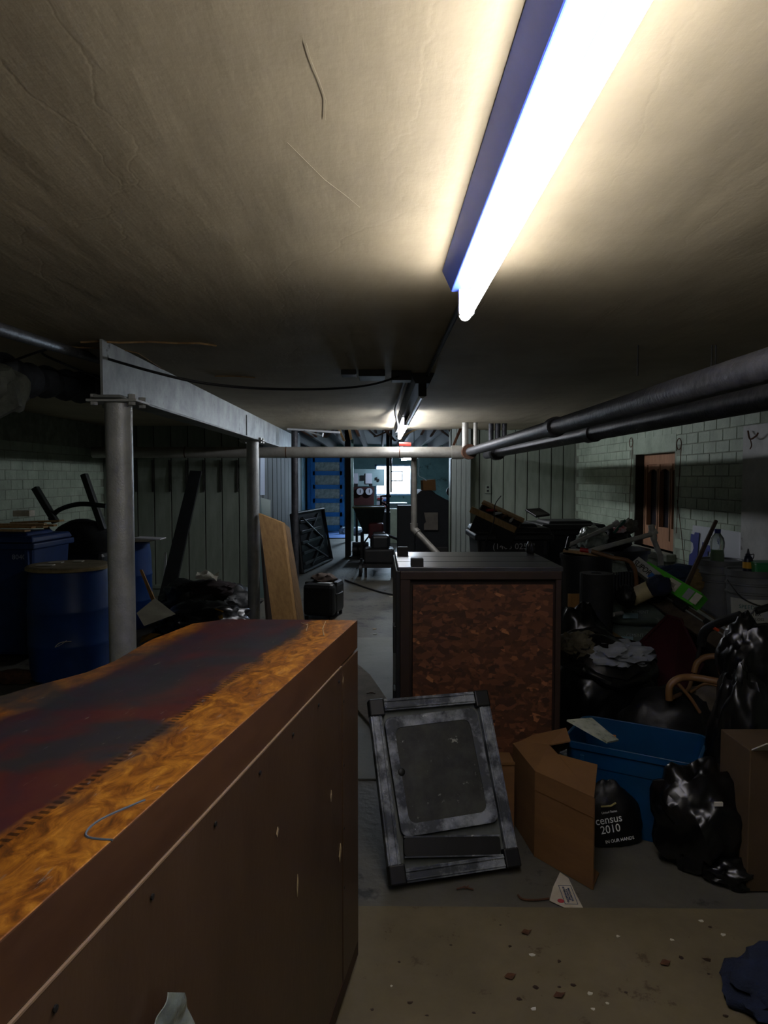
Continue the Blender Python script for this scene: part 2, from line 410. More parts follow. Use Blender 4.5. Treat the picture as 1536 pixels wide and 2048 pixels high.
tube_fixture('dead unlit tube light with dark dusty housing, between the two lit ones', XT, 4.45, 6.85, 0, M_dh)
tube_fixture('small lit tube light far down the ceiling above the silver cross pipe', XT, 6.95, 9.3, 2, M_dh)
# conduit joining the fixtures
tag(MB().tube([(XT + .03, 2.3, CEIL - .012), (XT + .03, 4.45, CEIL - .012)], .011, 8).build('conduit', M_dark), 'thin dark conduit on ceiling between the near light and the dead one', 'conduit')
tag(MB().tube(arc([(XT - .10, 4.5, CEIL - .02), (XT - .11, 5.6, CEIL - .02), (XT - .12, 6.6, CEIL - .03), (XT - .07, 7.6, CEIL - .1), (XT-.07, 8.6, CEIL - .1)]), .012, 8).build('conduit', M_dark), 'bent conduit running beside the dead tube housing to the far light', 'conduit')
jb = thing('junction_box', 'dark square junction box cluster on ceiling where the black cable ends', 'electrical box', (.10, 4.35, CEIL))
MB().box((.14, 4.40, CEIL - .03), (.12, .12, .06)).build('box', M_dark, jb, smooth=False, bevel=.004)
MB().box((-.04, 4.42, CEIL - .02), (.16, .22, .04)).build('bracket', M_dark, jb, smooth=False, bevel=.004)
MB().box((-.18, 4.38, CEIL - .015), (.09, .13, .03)).build('plate', M_dark, jb, smooth=False, bevel=.003)

# ================================================================== STEEL
XC = -1.27
def column(label, x, y, r, z1, m, plate=True, base=True):
    t = thing('steel_column', label, 'column', (x, y, 0), None)
    MB().tube([(x, y, 0.015), (x, y, z1)], r, 32).build('shaft', m, t)
    if base: MB().box((x, y, .0075), (r * 3.2, r * 3.2, .015)).build('base_plate', m, t, smooth=False)
    if plate:
        MB().box((x, y, z1 + .006), (.24, .20, .012)).build('cap_plate', m, t, smooth=False, bevel=.002)
        for a in (-.09, .09):
            for b_ in (-.075, .075):
                MB().lathe([(.018, -.016), (.018, 0), (.0, 0)], (x + a, y + b_, z1), 6, cap=False).lathe([(.018, .012), (.018, .036), (.0, .036)], (x + a, y + b_, z1), 6, cap=False).build('bolt', m, t)
    return t
BZ = 1.875
column('thick silver steel column nearest, rising behind the wooden cabinet', XC, 3.5, .064, BZ - .013, M_silver)
column('silver steel column with leaning boards beside it, carrying the beam further back', XC, 7.2, .062, BZ - .013, M_silver)
t = thing('steel_beam', 'grey painted steel I-beam running along under the ceiling over two columns', 'beam', (XC, 7, BZ))
MB().box((XC, 7.1, BZ + .006), (.13, 7.5, .012)).box((XC, 7.1, CEIL + .012), (.13, 7.5, .012)).build('flange', M_beam, t, smooth=False, bevel=.003)
MB().box((XC - .03, 7.12, (BZ + CEIL) / 2 + .004), (.012, 7.5, CEIL - BZ - .012)).build('web', M_beam, t, smooth=False)
MB().box((XC - .02, 7.0, (BZ + CEIL) / 2), (.008, .02, .2)).build('splice_plate', M_beam, t, smooth=False)
# thinner posts further away
def post(name, label, x, y, r, m, z1=CEIL, n=16, z0=0.0):
    return tag(MB().tube([(x, y, z0), (x, y, z1)], r, n).build(name, m), label, 'pipe')
p = D(590, 1000, 9.6); post('support_pipe', 'thin grey support pipe rising between the leaning boards and black ribbed panel', p.x, 9.6, .045, M_dpipe, CEIL)
M_post = mat('dark_post', '#1a1b1d', '#26221f', 5, .7)
p = D(696, 1000, 13.3); tag(MB().box((p.x, 13.3, 1.2), (.11, .11, 2.4)).build('timber_post', M_post, smooth=False, bevel=.004), 'dark square timber post in front of the blue door', 'post')
p = D(703, 1000, 16.8); post('support_pipe', 'pale green slim pipe standing just right of the dark timber post', p.x, 16.8, .05, mat('pale_green', '#a8c0ae', '#8ea593', 4, .5), 2.4)

# cross pipe, elbow, two long pipes coming forward
PY = 8.5; PZ = 1.5 + .30; PX = 1.03
M_pipe = mat('lagged_pipe', '#a39f97', '#8d8981', 7, .38, .3, bump=.2, c3='#6a5b48', s3=10, t3=.68)
t = thing('cross_pipe', 'large silver pipe running level across the room under the ceiling', 'pipe', (-.8, PY, PZ - .065))
MB().tube([(-3.4, PY, PZ), (PX - .1, PY, PZ)], .066, 24).build('run', M_pipe, t)
MB().tube([(PX - .16, PY, PZ), (PX - .02, PY, PZ)], .082, 24).build('collar', M_pipe, t)
for x in (-2.3, -1.1, .25): MB().tube([(x - .006, PY, PZ), (x + .006, PY, PZ)], .0675, 24).build('joint_band', M_rust, t)
t = thing('main_pipe', 'dark heavy pipe running forward from the silver elbow, left of the pair', 'pipe', (PX, 4, PZ - .05), 'pair of dark pipes along the right side')
MB().tube(arc([(PX - .03, PY, PZ), (PX + .02, PY - .01, PZ), (PX + .03, PY - .08, PZ), (PX + .03, PY - .16, PZ)], 5), .075, 24).build('elbow', M_pipe, t)
MB().tube([(PX + .03, PY - .12, PZ), (PX + .03, PY - .24, PZ)], .088, 24).build('fitting', M_rust, t)
MB().tube([(PX + .03, PY - .2, PZ), (PX + .02, 4.2, PZ), (PX, YB, PZ)], .047, 20).build('run', M_dpipe, t)
MB().tube([(PX + .022, 4.3, PZ), (PX + .022, 4.2, PZ)], .060, 20).build('coupling', M_dpipe, t)
t = thing('return_pipe', 'dark heavy pipe nearer the brick wall, right of the pair', 'pipe', (1.40, 4, PZ - .06), 'pair of dark pipes along the right side')
MB().tube([(1.40, 9.2, PZ - .01), (1.40, YB, PZ - .01)], .05, 20).build('run', M_dpipe, t)
MB().tube([(1.40, 4.75, PZ - .01), (1.40, 4.6, PZ - .01)], .060, 20).build('coupling', M_dpipe, t)
MB().tube([(1.40, 8.5, PZ - .01), (1.40, 8.3, PZ - .01)], .085, 20).build('fitting', M_dark, t)
# risers
for k, (x, y, r, c_) in enumerate(((1.03, 8.45, .038, 'brass'), (1.15, 8.45, .026, 'x'), (1.36, 8.6, .03, 'x'), (1.44, 8.6, .034, 'x'), (1.52, 8.6, .03, 'x'))):
    labs = ['fat pale riser pipe standing on the silver elbow', 'slimmer grey riser just right of the elbow riser', 'dark riser above return pipe, leftmost of three', 'dark riser above return pipe, middle of three', 'dark riser above return pipe, rightmost of three']
    tag(MB().tube([(x, y, PZ + .06), (x, y, 2.42)], r, 16).build('riser_pipe', M_pipe if k < 2 else M_dpipe), labs[k], 'pipe', 'riser pipes by the elbow')
# strap hangers for the pipes
for k, (px, py, d) in enumerate(((1276, 690, 3.4), (1424, 690, 3.1), (1432, 690, 3.12))):
    p = Z(px, py, CEIL)
    xx = p.x
    tag(MB().tube([(xx, p.y, CEIL), (xx, p.y, PZ + .04 if k else PZ + .2)], .004, 6).build('hanger_rod', M_dark), ['single thin hanger rod dangling from the ceiling', 'left rod of the hanger pair above the pipes', 'right rod of the hanger pair above the pipes'][k], 'hanger')
M_dropp = mat('dull_pipe', '#77736b', '#5f5b54', 7, .5, .2, c3='#4a3f33', s3=10, t3=.66)
# vertical drop pipe with a bend behind the chipboard crate
a = D(828, 918, 8.75); b_ = D(828, 1058, 8.75); c_ = D(885, 1118, 8.5)
t = thing('drop_pipe', 'grey pipe dropping from the cross pipe and bending off to the right low down', 'pipe', (a.x, 8.75, 0))
MB().tube([V((a.x, PY + .05, PZ)), V((a.x, 8.75, PZ - .08)), b_], .037, 20).build('run', M_dropp, t)
cf = b_ + (c_ - b_) * (b_.z / (b_.z - c_.z)); MB().tube([b_, cf], .037, 20).build('lower_run', M_dropp, t)
MB().tube([b_ + V((0, 0, .07)), b_, b_ + (c_ - b_) * .14], .048, 20).build('bend', M_dropp, t)

# left ceiling: pipe, wrapped duct, cable, cracks
a = Z(-40, 632, CEIL - .05); b_ = Z(190, 705, CEIL - .05); a = D(-60, 640, 2.0); b_ = D(205, 722, 4.2)
tag(MB().tube([a, b_], .022, 14).build('ceiling_pipe', M_dpipe), 'slim grey pipe slanting along the ceiling at upper left', 'pipe')
t = thing('wrapped_duct', 'sagging cloth-wrapped duct hanging below the ceiling at far left', 'duct', D(60, 770, 3.8))
pts = arc([D(-110, 700, 3.2), D(-10, 735, 3.35), D(35, 758, 3.6), D(100, 765, 3.9), D(160, 775, 4.2), D(200, 778, 4.6)], 6)
MB().tube(pts, [.075 + .018 * math.sin(i * 1.9) for i in range(len(pts))], 18).build('wrapped_run', mat('duct_wrap', '#3c4148', '#24272c', 7, .7, bump=.8, bscale=12), t)
vs, fs = blob(D(5, 775, 3.2), (.09, .14, .10), 5, .3, 2, .1, 3); obj('torn_wrap', vs, fs, mat('torn_wrap', '#5e625a', '#31332f', 8, .8, bump=.6, bscale=16), t)
MB().slab([D(-20, 790, 3.1), D(28, 760, 3.1), D(38, 812, 3.1), D(-10, 838, 3.1)], (0, .03, .0)).build('torn_flap', mat('torn_wrap', '#000'), t)
pts = [D(-30, 742, 3.0), D(25, 722, 3.3), D(90, 700, 3.5), D(92, 712, 3.5), D(212, 762, 3.9)]
tag(MB().tube(arc(pts), .006, 8).build('cable', M_cable), 'black cable tacked up at left above the wrapped duct', 'cable')
pts = [D(210, 716, 3.45), D(300, 742, 3.35), D(400, 765, 3.4), D(520, 777, 3.6), D(650, 778, 4.0), D(740, 770, 4.2), D(800, 752, 4.35)]
tag(MB().tube(arc(pts), .0065, 8).build('cable', M_cable), 'long black cable sagging from the beam end to the junction box', 'cable')
def crack(label, pp, r=.005, m=None):
    tag(MB().tube([Z(x, y, CEIL - .002) for x, y in pp], r, 6).build('ceiling_crack', m or M_tan), label, 'crack')
crack('long raised tan plaster ridge above the beam end', [(162, 684), (200, 682), (240, 685), (300, 683), (350, 686), (400, 686), (432, 691)], .007)
crack('short tan plaster ridge left of the beam end', [(135, 694), (180, 695), (240, 696)], .006)
crack('thin wavering crack along the beam', [(245, 700), (275, 706), (300, 722), (330, 742), (345, 750)], .003)
crack('fine diagonal crack in the lit ceiling, upper middle', [(612, 85), (622, 120), (640, 165), (652, 200), (650, 240)], .0004, M_ceil)
crack('fine crack sloping right in the lit ceiling', [(575, 285), (610, 320), (650, 360), (690, 390), (720, 415)], .0003, M_ceil)
crack('small plaster ridge low on the ceiling past the beam', [(430, 752), (470, 752), (510, 755)], .006)
# joists and broken lath beyond the plaster edge
random.seed(11)
for i in range(11):
    x = -2.0 + i * .42
    struct(MB().box((x, 14.2, 2.31), (.045, 10.4 if i != 5 else 9.4, .22)).build('joist', M_deck, smooth=False))
lath = struct(MB().box((.4, 9.9, 2.17), (6.0, .05, .02)).build('trim_2', M_dwood, smooth=False))
for i in range(26):
    x = -1.1 + i * .115 + random.uniform(-.03, .03); L = random.uniform(.2, .5); a = random.uniform(-.5, .5); dr = random.uniform(.02, .16)
    p0 = V((x, 9.72, CEIL - .002)); p1 = p0 + V((a * L, L, -dr))
    MB().slab([p0, p0 + V((.035, 0, 0)), p1 + V((.035, 0, 0)), p1], (0, 0, .008)).build('lath', random.choice([M_dwood, M_wood, M_rust]), lath, smooth=False)
tag(MB().slab([D(905, 890, 9.2), D(921, 852, 9.5), D(925, 856, 9.5), D(909, 892, 9.2)], (0, .05, .0)).build('hanging_lath', M_rust, smooth=False), 'long broken rusty lath strip dangling left of the elbow riser', 'lath')
tag(MB().tube([D(575, 858, 9.4), D(680, 865, 9.3)], .014, 8).tube([D(610, 862, 9.35), D(645, 872, 9.2), D(646, 866, 9.2)], .012, 8).build('loose_pipe', M_sock), 'small white plastic pipe stub under the ceiling left of far light', 'pipe')
tag(MB().tube([D(798, 888, 8.5), D(822, 889, 8.5)], .022, 12).build('red_tape_roll', mat('red_cap', '#c2362a', rough=.5)), 'red-ended tube lying on the cross pipe below the far light', 'tube')

# ================================================================== THE WOODEN CABINET (foreground left)
HT = 1.07
A = Z(715, 1240, HT); B = Z(0, 1882, HT)
u = (A - B); u.z = 0; u.normalize(); vdir = V((-u.y, u.x, 0))        # v points left
Mc = Matrix((u, vdir, V((0, 0, 1)))).transposed().to_4x4(); Mc.translation = V((A.x, A.y, 0))   # local: x along, 0 at the far end
def topmat():
    m = mat('burl_top', '#a8641c', rough=.30, spec=.5); n, l = m.node_tree.nodes, m.node_tree.links; b = n['Principled BSDF']
    tc = n.new('ShaderNodeTexCoord'); mp = n.new('ShaderNodeMapping'); mp.vector_type = 'POINT'
    l.new(tc.outputs['UV'], mp.inputs[0])
    def noi(s, d, st=(1, 1, 1), dist=0):
        q = n.new('ShaderNodeMapping'); q.inputs['Scale'].default_value = st; l.new(tc.outputs['UV'], q.inputs[0])
        z = n.new('ShaderNodeTexNoise'); z.inputs['Scale'].default_value = s; z.inputs['Detail'].default_value = d; z.inputs['Distortion'].default_value = dist
        z.inputs['Roughness'].default_value = .65; l.new(q.outputs[0], z.inputs['Vector']); return z.outputs['Fac']
    def ramp(f, st):
        r = n.new('ShaderNodeValToRGB'); e = r.color_ramp.elements
        while len(e) < len(st): e.new(.5)
        for k, (p, c) in enumerate(st): e[k].position = p; e[k].color = lin(c)
        l.new(f, r.inputs[0]); return r.outputs[0]
    def math_(op, a, b_=None):
        q = n.new('ShaderNodeMath'); q.operation = op
        for k, x in enumerate((a, b_)):
            if x is None: continue
            if isinstance(x, (int, float)): q.inputs[k].default_value = x
            else: l.new(x, q.inputs[k])
        return q.outputs[0]
    def mix(f, a, b_):
        q = n.new('ShaderNodeMix'); q.data_type = 'RGBA'; l.new(f, q.inputs[0])
        for k, x in ((6, a), (7, b_)):
            if isinstance(x, str): q.inputs[k].default_value = lin(x)
            else: l.new(x, q.inputs[k])
        return q.outputs[2]
    burl = ramp(noi(26, 6, (.6, 1, 1), 1.6), [(.28, '#40240e'), (.44, '#784612'), (.56, '#9a611a'), (.74, '#c48a2e')])
    worn = ramp(noi(3.2, 5, (.5, 1.3, 1), .5), [(.34, '#2a2f32'), (.45, '#33242a'), (.55, '#48211e'), (.68, '#54301f')])
    sep = n.new('ShaderNodeSeparateXYZ'); l.new(tc.outputs['UV'], sep.inputs[0])
    vv = math_('ADD', sep.outputs[1], math_('MULTIPLY', math_('SUBTRACT', noi(7, 4, (.6, 1, 1)), .5), .10))
    # right edge of the worn field (saw-tooth inlay line), then its left edge
    r1 = n.new('ShaderNodeMapRange'); r1.inputs[1].default_value = .122; r1.inputs[2].default_value = .140; l.new(vv, r1.inputs[0])
    v2 = math_('ADD', sep.outputs[1], math_('MULTIPLY', math_('SUBTRACT', noi(2.4, 3), .5), .16))
    r2 = n.new('ShaderNodeMapRange'); r2.inputs[1].default_value = .46; r2.inputs[2].default_value = .40; l.new(v2, r2.inputs[0])
    f = math_('MULTIPLY', r1.outputs[0], r2.outputs[0])
    col = mix(f, burl, worn)
    # grey dust-dark patches that break across
    g = n.new('ShaderNodeMapRange'); g.inputs[1].default_value = .53; g.inputs[2].default_value = .62; l.new(noi(2.6, 4, (.9, .7, 1), .8), g.inputs[0])
    g2 = n.new('ShaderNodeMapRange'); g2.inputs[1].default_value = .085; g2.inputs[2].default_value = .13; l.new(vv, g2.inputs[0])
    col = mix(math_('MULTIPLY', math_('MULTIPLY', g.outputs[0], g2.outputs[0]), .85), col, '#262c2d')
    lf = n.new('ShaderNodeMapRange'); lf.inputs[1].default_value = .50; lf.inputs[2].default_value = .54; l.new(v2, lf.inputs[0])
    col = mix(lf.outputs[0], col, '#2b2e28')
    # saw-tooth inlay
    wv = n.new('ShaderNodeTexWave'); wv.inputs['Scale'].default_value = 22; wv.bands_direction = 'X'; l.new(tc.outputs['UV'], wv.inputs['Vector'])
    band = math_('MULTIPLY', math_('GREATER_THAN', sep.outputs[1], .118), math_('LESS_THAN', sep.outputs[1], .132))
    col = mix(math_('MULTIPLY', math_('MULTIPLY', band, math_('GREATER_THAN', wv.outputs['Fac'], .5)), .75), col, '#180e0a')
    # scratches and dust specks
    sc = n.new('ShaderNodeMapRange'); sc.inputs[1].default_value = .66; sc.inputs[2].default_value = .74; l.new(noi(60, 3, (.3, 1.4, 1), .5), sc.inputs[0])
    col = mix(math_('MULTIPLY', sc.outputs[0], .6), col, '#8d877a')
    l.new(col, b.inputs['Base Color'])
    rr = n.new('ShaderNodeMapRange'); rr.inputs[3].default_value = .28; rr.inputs[4].default_value = .55; l.new(noi(5, 6), rr.inputs[0]); l.new(rr.outputs[0], b.inputs['Roughness'])
    return m
M_top = topmat()
Ct = thing('wooden_cabinet', 'long low wooden cabinet with worn burl veneer top and brown panel side', 'cabinet', (A.x, A.y, 0) + 0 * u if False else V((A.x, A.y, 0)) - u * 1.2 + vdir * .25)
# outline of the top, in local (along, left)
inv = Mc.inverted()
lp = [inv @ Z(x, y, HT) for x, y in ((455, 1238), (385, 1247), (300, 1280), (228, 1322), (170, 1345), (60, 1374), (0, 1392))]
left = [(q.x, q.y) for q in lp]
left = [(a, b_) for a, b_ in left]
LN = -2.4
outline = [(0, 0)] + left + [(left[-1][0] - .5, left[-1][1] + .05), (LN, left[-1][1] + .05), (LN, 0)]
print('cabinet outline', [(round(a, 2), round(b_, 2)) for a, b_ in outline])
TH = .085
mb = MB().slab([Mc @ V((a, b_, HT)) for a, b_ in outline], (0, 0, -TH))
ct = mb.build('tabletop', M_top, Ct, smooth=False, bevel=.002)
uvl = ct.data.uv_layers.new(name='UVMap')
for lp_ in ct.data.loops:
    w = inv @ (ct.data.vertices[lp_.vertex_index].co + wloc(ct)); uvl.data[lp_.index].uv = (w.x, w.y)
# side faces of the slab get the darker edge veneer
M_edge = mat('edge_veneer', '#5a3e2b', '#4a3122', 5, .35, stretch=(1, 1, 3))
ct.data.materials.append(M_edge)
for pgn in ct.data.polygons:
    if abs(pgn.normal.z) < .5: pgn.material_index = 1
ins = .008
body = [(-ins, ins), (-ins, left[0][1] - .02)] + [(a, b_ - .02) for a, b_ in left[1:]] + [(LN + .02, left[-1][1] + .02), (LN + .02, ins)]
MB().slab([Mc @ V((a, b_, .055)) for a, b_ in body], (0, 0, HT - TH - .055)).build('carcass', M_brown, Ct, smooth=False, bevel=.001)
# raised side panels on the right side, far end post and kick rail
MB().box((-.105, .003, .53), (.19, .012, .90), Mc).build('end_panel', M_brown, Ct, smooth=False, bevel=.001)
MB().box((-1.30, .004, .53), (2.19, .010, .90), Mc).build('side_panel', M_brown, Ct, smooth=False, bevel=.001)
MB().box((-1.30, .001, HT - TH - .003), (2.19, .006, .003), Mc).build('edge_strip', mat('pale_edge', '#8a725a', rough=.6), Ct, smooth=False)
MB().box((-1.2, .004, .06), (2.38, .014, .05), Mc).build('bottom_rail', mat('rail_brown', '#3d2616', '#2e1c10', 6, .6), Ct, smooth=False, bevel=.002)
for i in range(11):
    a = -.24 - i * .2
    MB().lathe([(.004, -.001), (.004, .001), (.0, .0015)], (0, 0, 0), 8, Mc @ TR((a, -.003, HT - TH - .035), rx=R(90)), cap=False).build('screw', M_dark, Ct)
for zz in (.35, .52, .70, .88):
    MB().lathe([(.004, -.001), (.004, .001), (.0, .0015)], (0, 0, 0), 8, Mc @ TR((-.19, -.003, zz), rx=R(90)), cap=False).build('screw', M_dark, Ct)
M_chip = mat('pale_chip', '#a5906f', rough=.8)
for (a, zz, w_, h_) in ((-.198, .93, .006, .022), (-.33, .66, .008, .03), (-.75, .78, .01, .02), (-.24, .45, .02, .05), (-.62, .58, .008, .05), (-.80, .36, .03, .012)):
    MB().slab([Mc @ V((a, -.0025, zz)), Mc @ V((a + w_, -.0025, zz + h_ * .6)), Mc @ V((a + w_ * .4, -.0025, zz + h_)), Mc @ V((a - w_ * .4, -.0025, zz + h_ * .4))], tuple(-vdir * .0012)).build('paint_chip', M_chip, Ct, smooth=False)
# caster under the far right corner
for a, b_ in ((-.10, .03), (-.10, .36), (-2.2, .05), (-2.2, .5)):
    cs = MB().tube([Mc @ V((a, b_ - .012, .028)), Mc @ V((a, b_ + .012, .028))], .028, 18).build('caster', M_black, Ct)
    MB().box((a, b_, .05), (.03, .034, .03), Mc).build('caster_fork', M_dark, cs, smooth=False)
# crack lines in the veneer at the far end
for pp in (((651, 1243), (645, 1258), (648, 1272)), ((603, 1246), (612, 1250), (616, 1248), (612, 1262))):
    MB().tube([Z(x, y, HT + .0005) for x, y in pp], .0014, 5).build('veneer_crack', M_chip, Ct)
MB().tube(arc([Z(290, 1600, HT + .0005), Z(200, 1640, HT + .0005), Z(172, 1672, HT + .0005), Z(225, 1680, HT + .0005)]), .0016, 5).build('drawn_mark', mat('grey_mark', '#55606a', rough=.7), Ct)

# crumpled translucent plastic in front of the cabinet, bottom left
M_film = mat('clear_film', '#66706a', '#8d968e', 14, .15, spec=.8, bump=.6, bscale=18)
def side(px, py, off=-.012):   # where a sight line meets the cabinet's side
    v = ray(px, py); p0 = V((A.x, A.y, 0)) + vdir * off
    return EYE + v * ((p0 - EYE).dot(vdir) / v.dot(vdir))
ps = sheet('plastic_scrap', M_film, [side(296, 2075), side(388, 2075), side(362, 1984), side(332, 1984)], None, 12, 16, .010, .0015, 3, 30)
tag(ps, 'scrap of crumpled clear grey plastic clinging to the cabinet side, bottom left', 'plastic')

# ================================================================== FLOOR THINGS
M_mat = mat('floor_board', '#6e634a', '#5b523c', 2.2, .75, bump=.2, bscale=30, c3='#4a3f2c', s3=9, t3=.63)
fa = Z(690, 1812, 0); fb = Z(1640, 1822, 0)
t = thing('floor_sheet', 'large tan plywood sheet lying on the concrete in the foreground', 'plywood', ((fa.x + fb.x) / 2, 1.5, 0))
MB().slab([(fa.x - .9, fa.y - .0, .001), (fb.x - .12, fb.y - .01, .001), (fb.x - .12, .3, .001), (fa.x - .9, .3, .001)], (0, 0, .012)).build('sheet', M_mat, t, smooth=False)
random.seed(5)
for k in range(30):
    p = Z(random.uniform(720, 1460), random.uniform(1835, 2040), .0135); s = random.uniform(.004, .013)
    n_ = random.randint(5, 7); a0 = random.random() * 6
    q = [(p.x + s * random.uniform(.5, 1.2) * math.cos(a0 + 6.283 * i / n_), p.y + s * random.uniform(.4, 1) * math.sin(a0 + 6.283 * i / n_), .013) for i in range(n_)]
    MB().slab(q, (0, 0, .0012)).build('paint_spatter', M_paper if k % 3 == 0 else M_dwood, t, smooth=False)
for px, py, lab in ((1052, 1866, 'dry brown leaf on the plywood sheet, the larger upper one'), (1020, 1955, 'small dry leaf lying mid plywood sheet'), (1118, 1992, 'oval dry leaf near the bottom edge of the plywood sheet'), (1330, 1928, 'curled dry leaf at right of the plywood sheet')):
    p = Z(px, py, .0135); sheet('dry_leaf', M_rust, [p + V((-.018, -.006, .001)), p + V((.004, -.014, .001)), p + V((.02, .006, .004)), p + V((-.004, .014, .002))], None, 5, 4, .006, .001, px, 60)
    tag([o for o in C.objects if o.name.startswith('dry_leaf')][-1], lab, 'leaf', 'dry leaves on the plywood sheet')
# lighter smooth slab of concrete further back, torn plaster board
M_slab = mat('pale_concrete', '#7d7f78', '#6b6c66', 2, .7, bump=.15, c3='#55544d', s3=8, t3=.66)
q = [Z(560, 1277, 0), Z(1100, 1275, 0), Z(1100, 1560, 0), Z(560, 1560, 0)]
struct(MB().slab([a + V((0, 0, .001)) for a in q], (0, 0, .006)).build('floor_patch', M_slab, smooth=False))
for k in range(12):
    p = Z(random.uniform(700, 790), random.uniform(1120, 1270), .002); s = random.uniform(.01, .03)
    o = MB().slab([p + V((s * math.cos(w), s * .6 * math.sin(w), 0)) for w in (0, 1.2, 2.6, 3.9, 5.1)], (0, 0, .003)).build('litter_scrap', M_paper if k % 2 else M_tan, smooth=False)
    tag(o, 'tiny scrap of litter on the bare concrete between cabinet and black bins', 'scrap', 'litter on the concrete aisle')
t = MB().slab([Z(708, 1325, .012), Z(740, 1352, .012), Z(800, 1440, .012), Z(830, 1500, .012), Z(780, 1500, .012), Z(706, 1412, .012)], (0, 0, .014)).build('plaster_board', mat('plaster_board', '#84796a', '#6f6657', 8, .9, bump=.5, bscale=60), smooth=False, bevel=.003)
tag(t, 'pale textured board lying on the floor between cabinet and chipboard crate', 'board')
tag(MB().tube(arc([Z(690, 1160, .01), Z(740, 1178, .01), Z(790, 1190, .01), Z(870, 1196, .01)]), .012, 8).build('floor_cable', M_cable), 'thick black cable lying across the concrete aisle', 'cable')
tag(MB().tube(arc([Z(1036, 1790, .006), Z(1045, 1798, .006), Z(1070, 1800, .006), Z(1098, 1797, .006)]), .0035, 6).build('bent_wire', M_rust), 'short bent rusty wire on the floor left of the torn paper label', 'wire')
for px, py, lab in ((930, 1778, 'twisted dry twig crumbs on the floor below the grey frame'), (742, 1387, 'dry stalk on the pale textured board')):
    p = Z(px, py, .03 if py < 1500 else .006); tag(MB().tube([p + V((-.03, 0, 0)), p + V((0, .008, .004)), p + V((.03, -.004, 0))], .003, 5).tube([p, p + V((.015, .015, .004))], .002, 5).build('dry_twig', M_rust), lab, 'twig')

# chipboard crate
d0, d1 = 3.03, 3.66
zt_ = D(960, 1142, d0).z
xl = D(800, 1300, d0).x; xr = D(1121, 1300, d0).x
M_osb = mat('osb', '#4a2c1b', rough=.6)
def osb(m):
    n, l = m.node_tree.nodes, m.node_tree.links; b = n['Principled BSDF']; tc = n.new('ShaderNodeTexCoord')
    ds = n.new('ShaderNodeTexNoise'); ds.inputs['Scale'].default_value = 14; l.new(tc.outputs['Object'], ds.inputs['Vector'])
    ad = n.new('ShaderNodeMixRGB'); ad.blend_type = 'ADD'; ad.inputs[0].default_value = .03; l.new(tc.outputs['Object'], ad.inputs[1]); l.new(ds.outputs['Color'], ad.inputs[2])
    prev = None
    for k, (rot, st, sd) in enumerate(((25, (14, 1, 38), 0), (-30, (12, 1, 34), 5), (65, (15, 1, 30), 9))):
        mp = n.new('ShaderNodeMapping'); mp.inputs['Rotation'].default_value = (0, R(rot), 0); mp.inputs['Scale'].default_value = st; mp.inputs['Location'].default_value = (sd, sd, sd)
        l.new(ad.outputs[0], mp.inputs[0])
        vo = n.new('ShaderNodeTexVoronoi'); vo.inputs['Scale'].default_value = 1.5; l.new(mp.outputs[0], vo.inputs['Vector'])
        cr = n.new('ShaderNodeValToRGB'); e = cr.color_ramp.elements
        e[0].position = .0; e[0].color = lin('#2e1c12'); e[1].position = 1; e[1].color = lin('#a87048')
        e.new(.55).color = lin('#4f2f1c'); e.new(.85).color = lin('#6b412a')
        l.new(vo.outputs['Color'], cr.inputs[0])
        if prev is None: prev = cr.outputs[0]
        else:
            nz = n.new('ShaderNodeTexNoise'); nz.inputs['Scale'].default_value = 11 + k * 5; l.new(tc.outputs['Object'], nz.inputs['Vector'])
            mr = n.new('ShaderNodeMapRange'); mr.inputs[1].default_value = .48; mr.inputs[2].default_value = .52; l.new(nz.outputs['Fac'], mr.inputs[0])
            mx = n.new('ShaderNodeMix'); mx.data_type = 'RGBA'; l.new(mr.outputs[0], mx.inputs[0]); l.new(prev, mx.inputs[6]); l.new(cr.outputs[0], mx.inputs[7]); prev = mx.outputs[2]
    l.new(prev, b.inputs['Base Color'])
osb(M_osb)
t = thing('chipboard_crate', 'tall crate with reddish chipboard front and dark metal edges, centre of the floor', 'crate', ((xl + xr) / 2, 3.35, 0))
M_trim = mat('dark_trim', '#33241d', '#251a15', 6, .5)
cx = (xl + xr) / 2; w = xr - xl
MB().box((cx, (d0 + d1) / 2 + .01, zt_ / 2 + .01), (w - .03, d1 - d0 - .03, zt_ - .04)).build('core', M_trim, t, smooth=False)
MB().box((cx + .01, d0 + .006, zt_ / 2 - .015), (w - .09, .012, zt_ - .09)).build('front_panel', M_osb, t, smooth=False)
for x, ww in ((xl + .022, .044), (xr - .012, .024)): MB().box((x, d0 + .004, zt_ / 2), (ww, .022, zt_ - .002)).build('corner_post', M_trim, t, smooth=False, bevel=.003)
MB().box((cx, d0 + .002, zt_ - .018), (w, .026, .036)).build('top_rail', M_trim, t, smooth=False, bevel=.003)
M_lid = mat('crate_lid', '#3a3c44', '#2d2b2c', 5, .35, stretch=(1, 6, 1), spec=.6)
for k in range(3):
    yy = 0
    MB().box((cx, d0 + .105 + k * .21, zt_ + .006), (w + .02, .204, .022)).build('lid_board', M_lid, t, smooth=False, bevel=.004)
MB().box((xl - .008, (d0 + d1) / 2, zt_ / 2), (.02, d1 - d0, zt_)).build('side_panel', M_black, t, smooth=False, bevel=.003)
for zz in (.2, .52, .80): MB().box((xl - .022, d0 + .05, zz), (.016, .08, .12)).build('latch', M_black, t, smooth=False, bevel=.004)
for x, y in ((xl + .075, d0 + .05), (xl + .03, d1 - .08)): MB().box((x, y, zt_ + .026), (.055, .05, .05)).build('corner_cap', M_dark, t, smooth=False, bevel=.004)
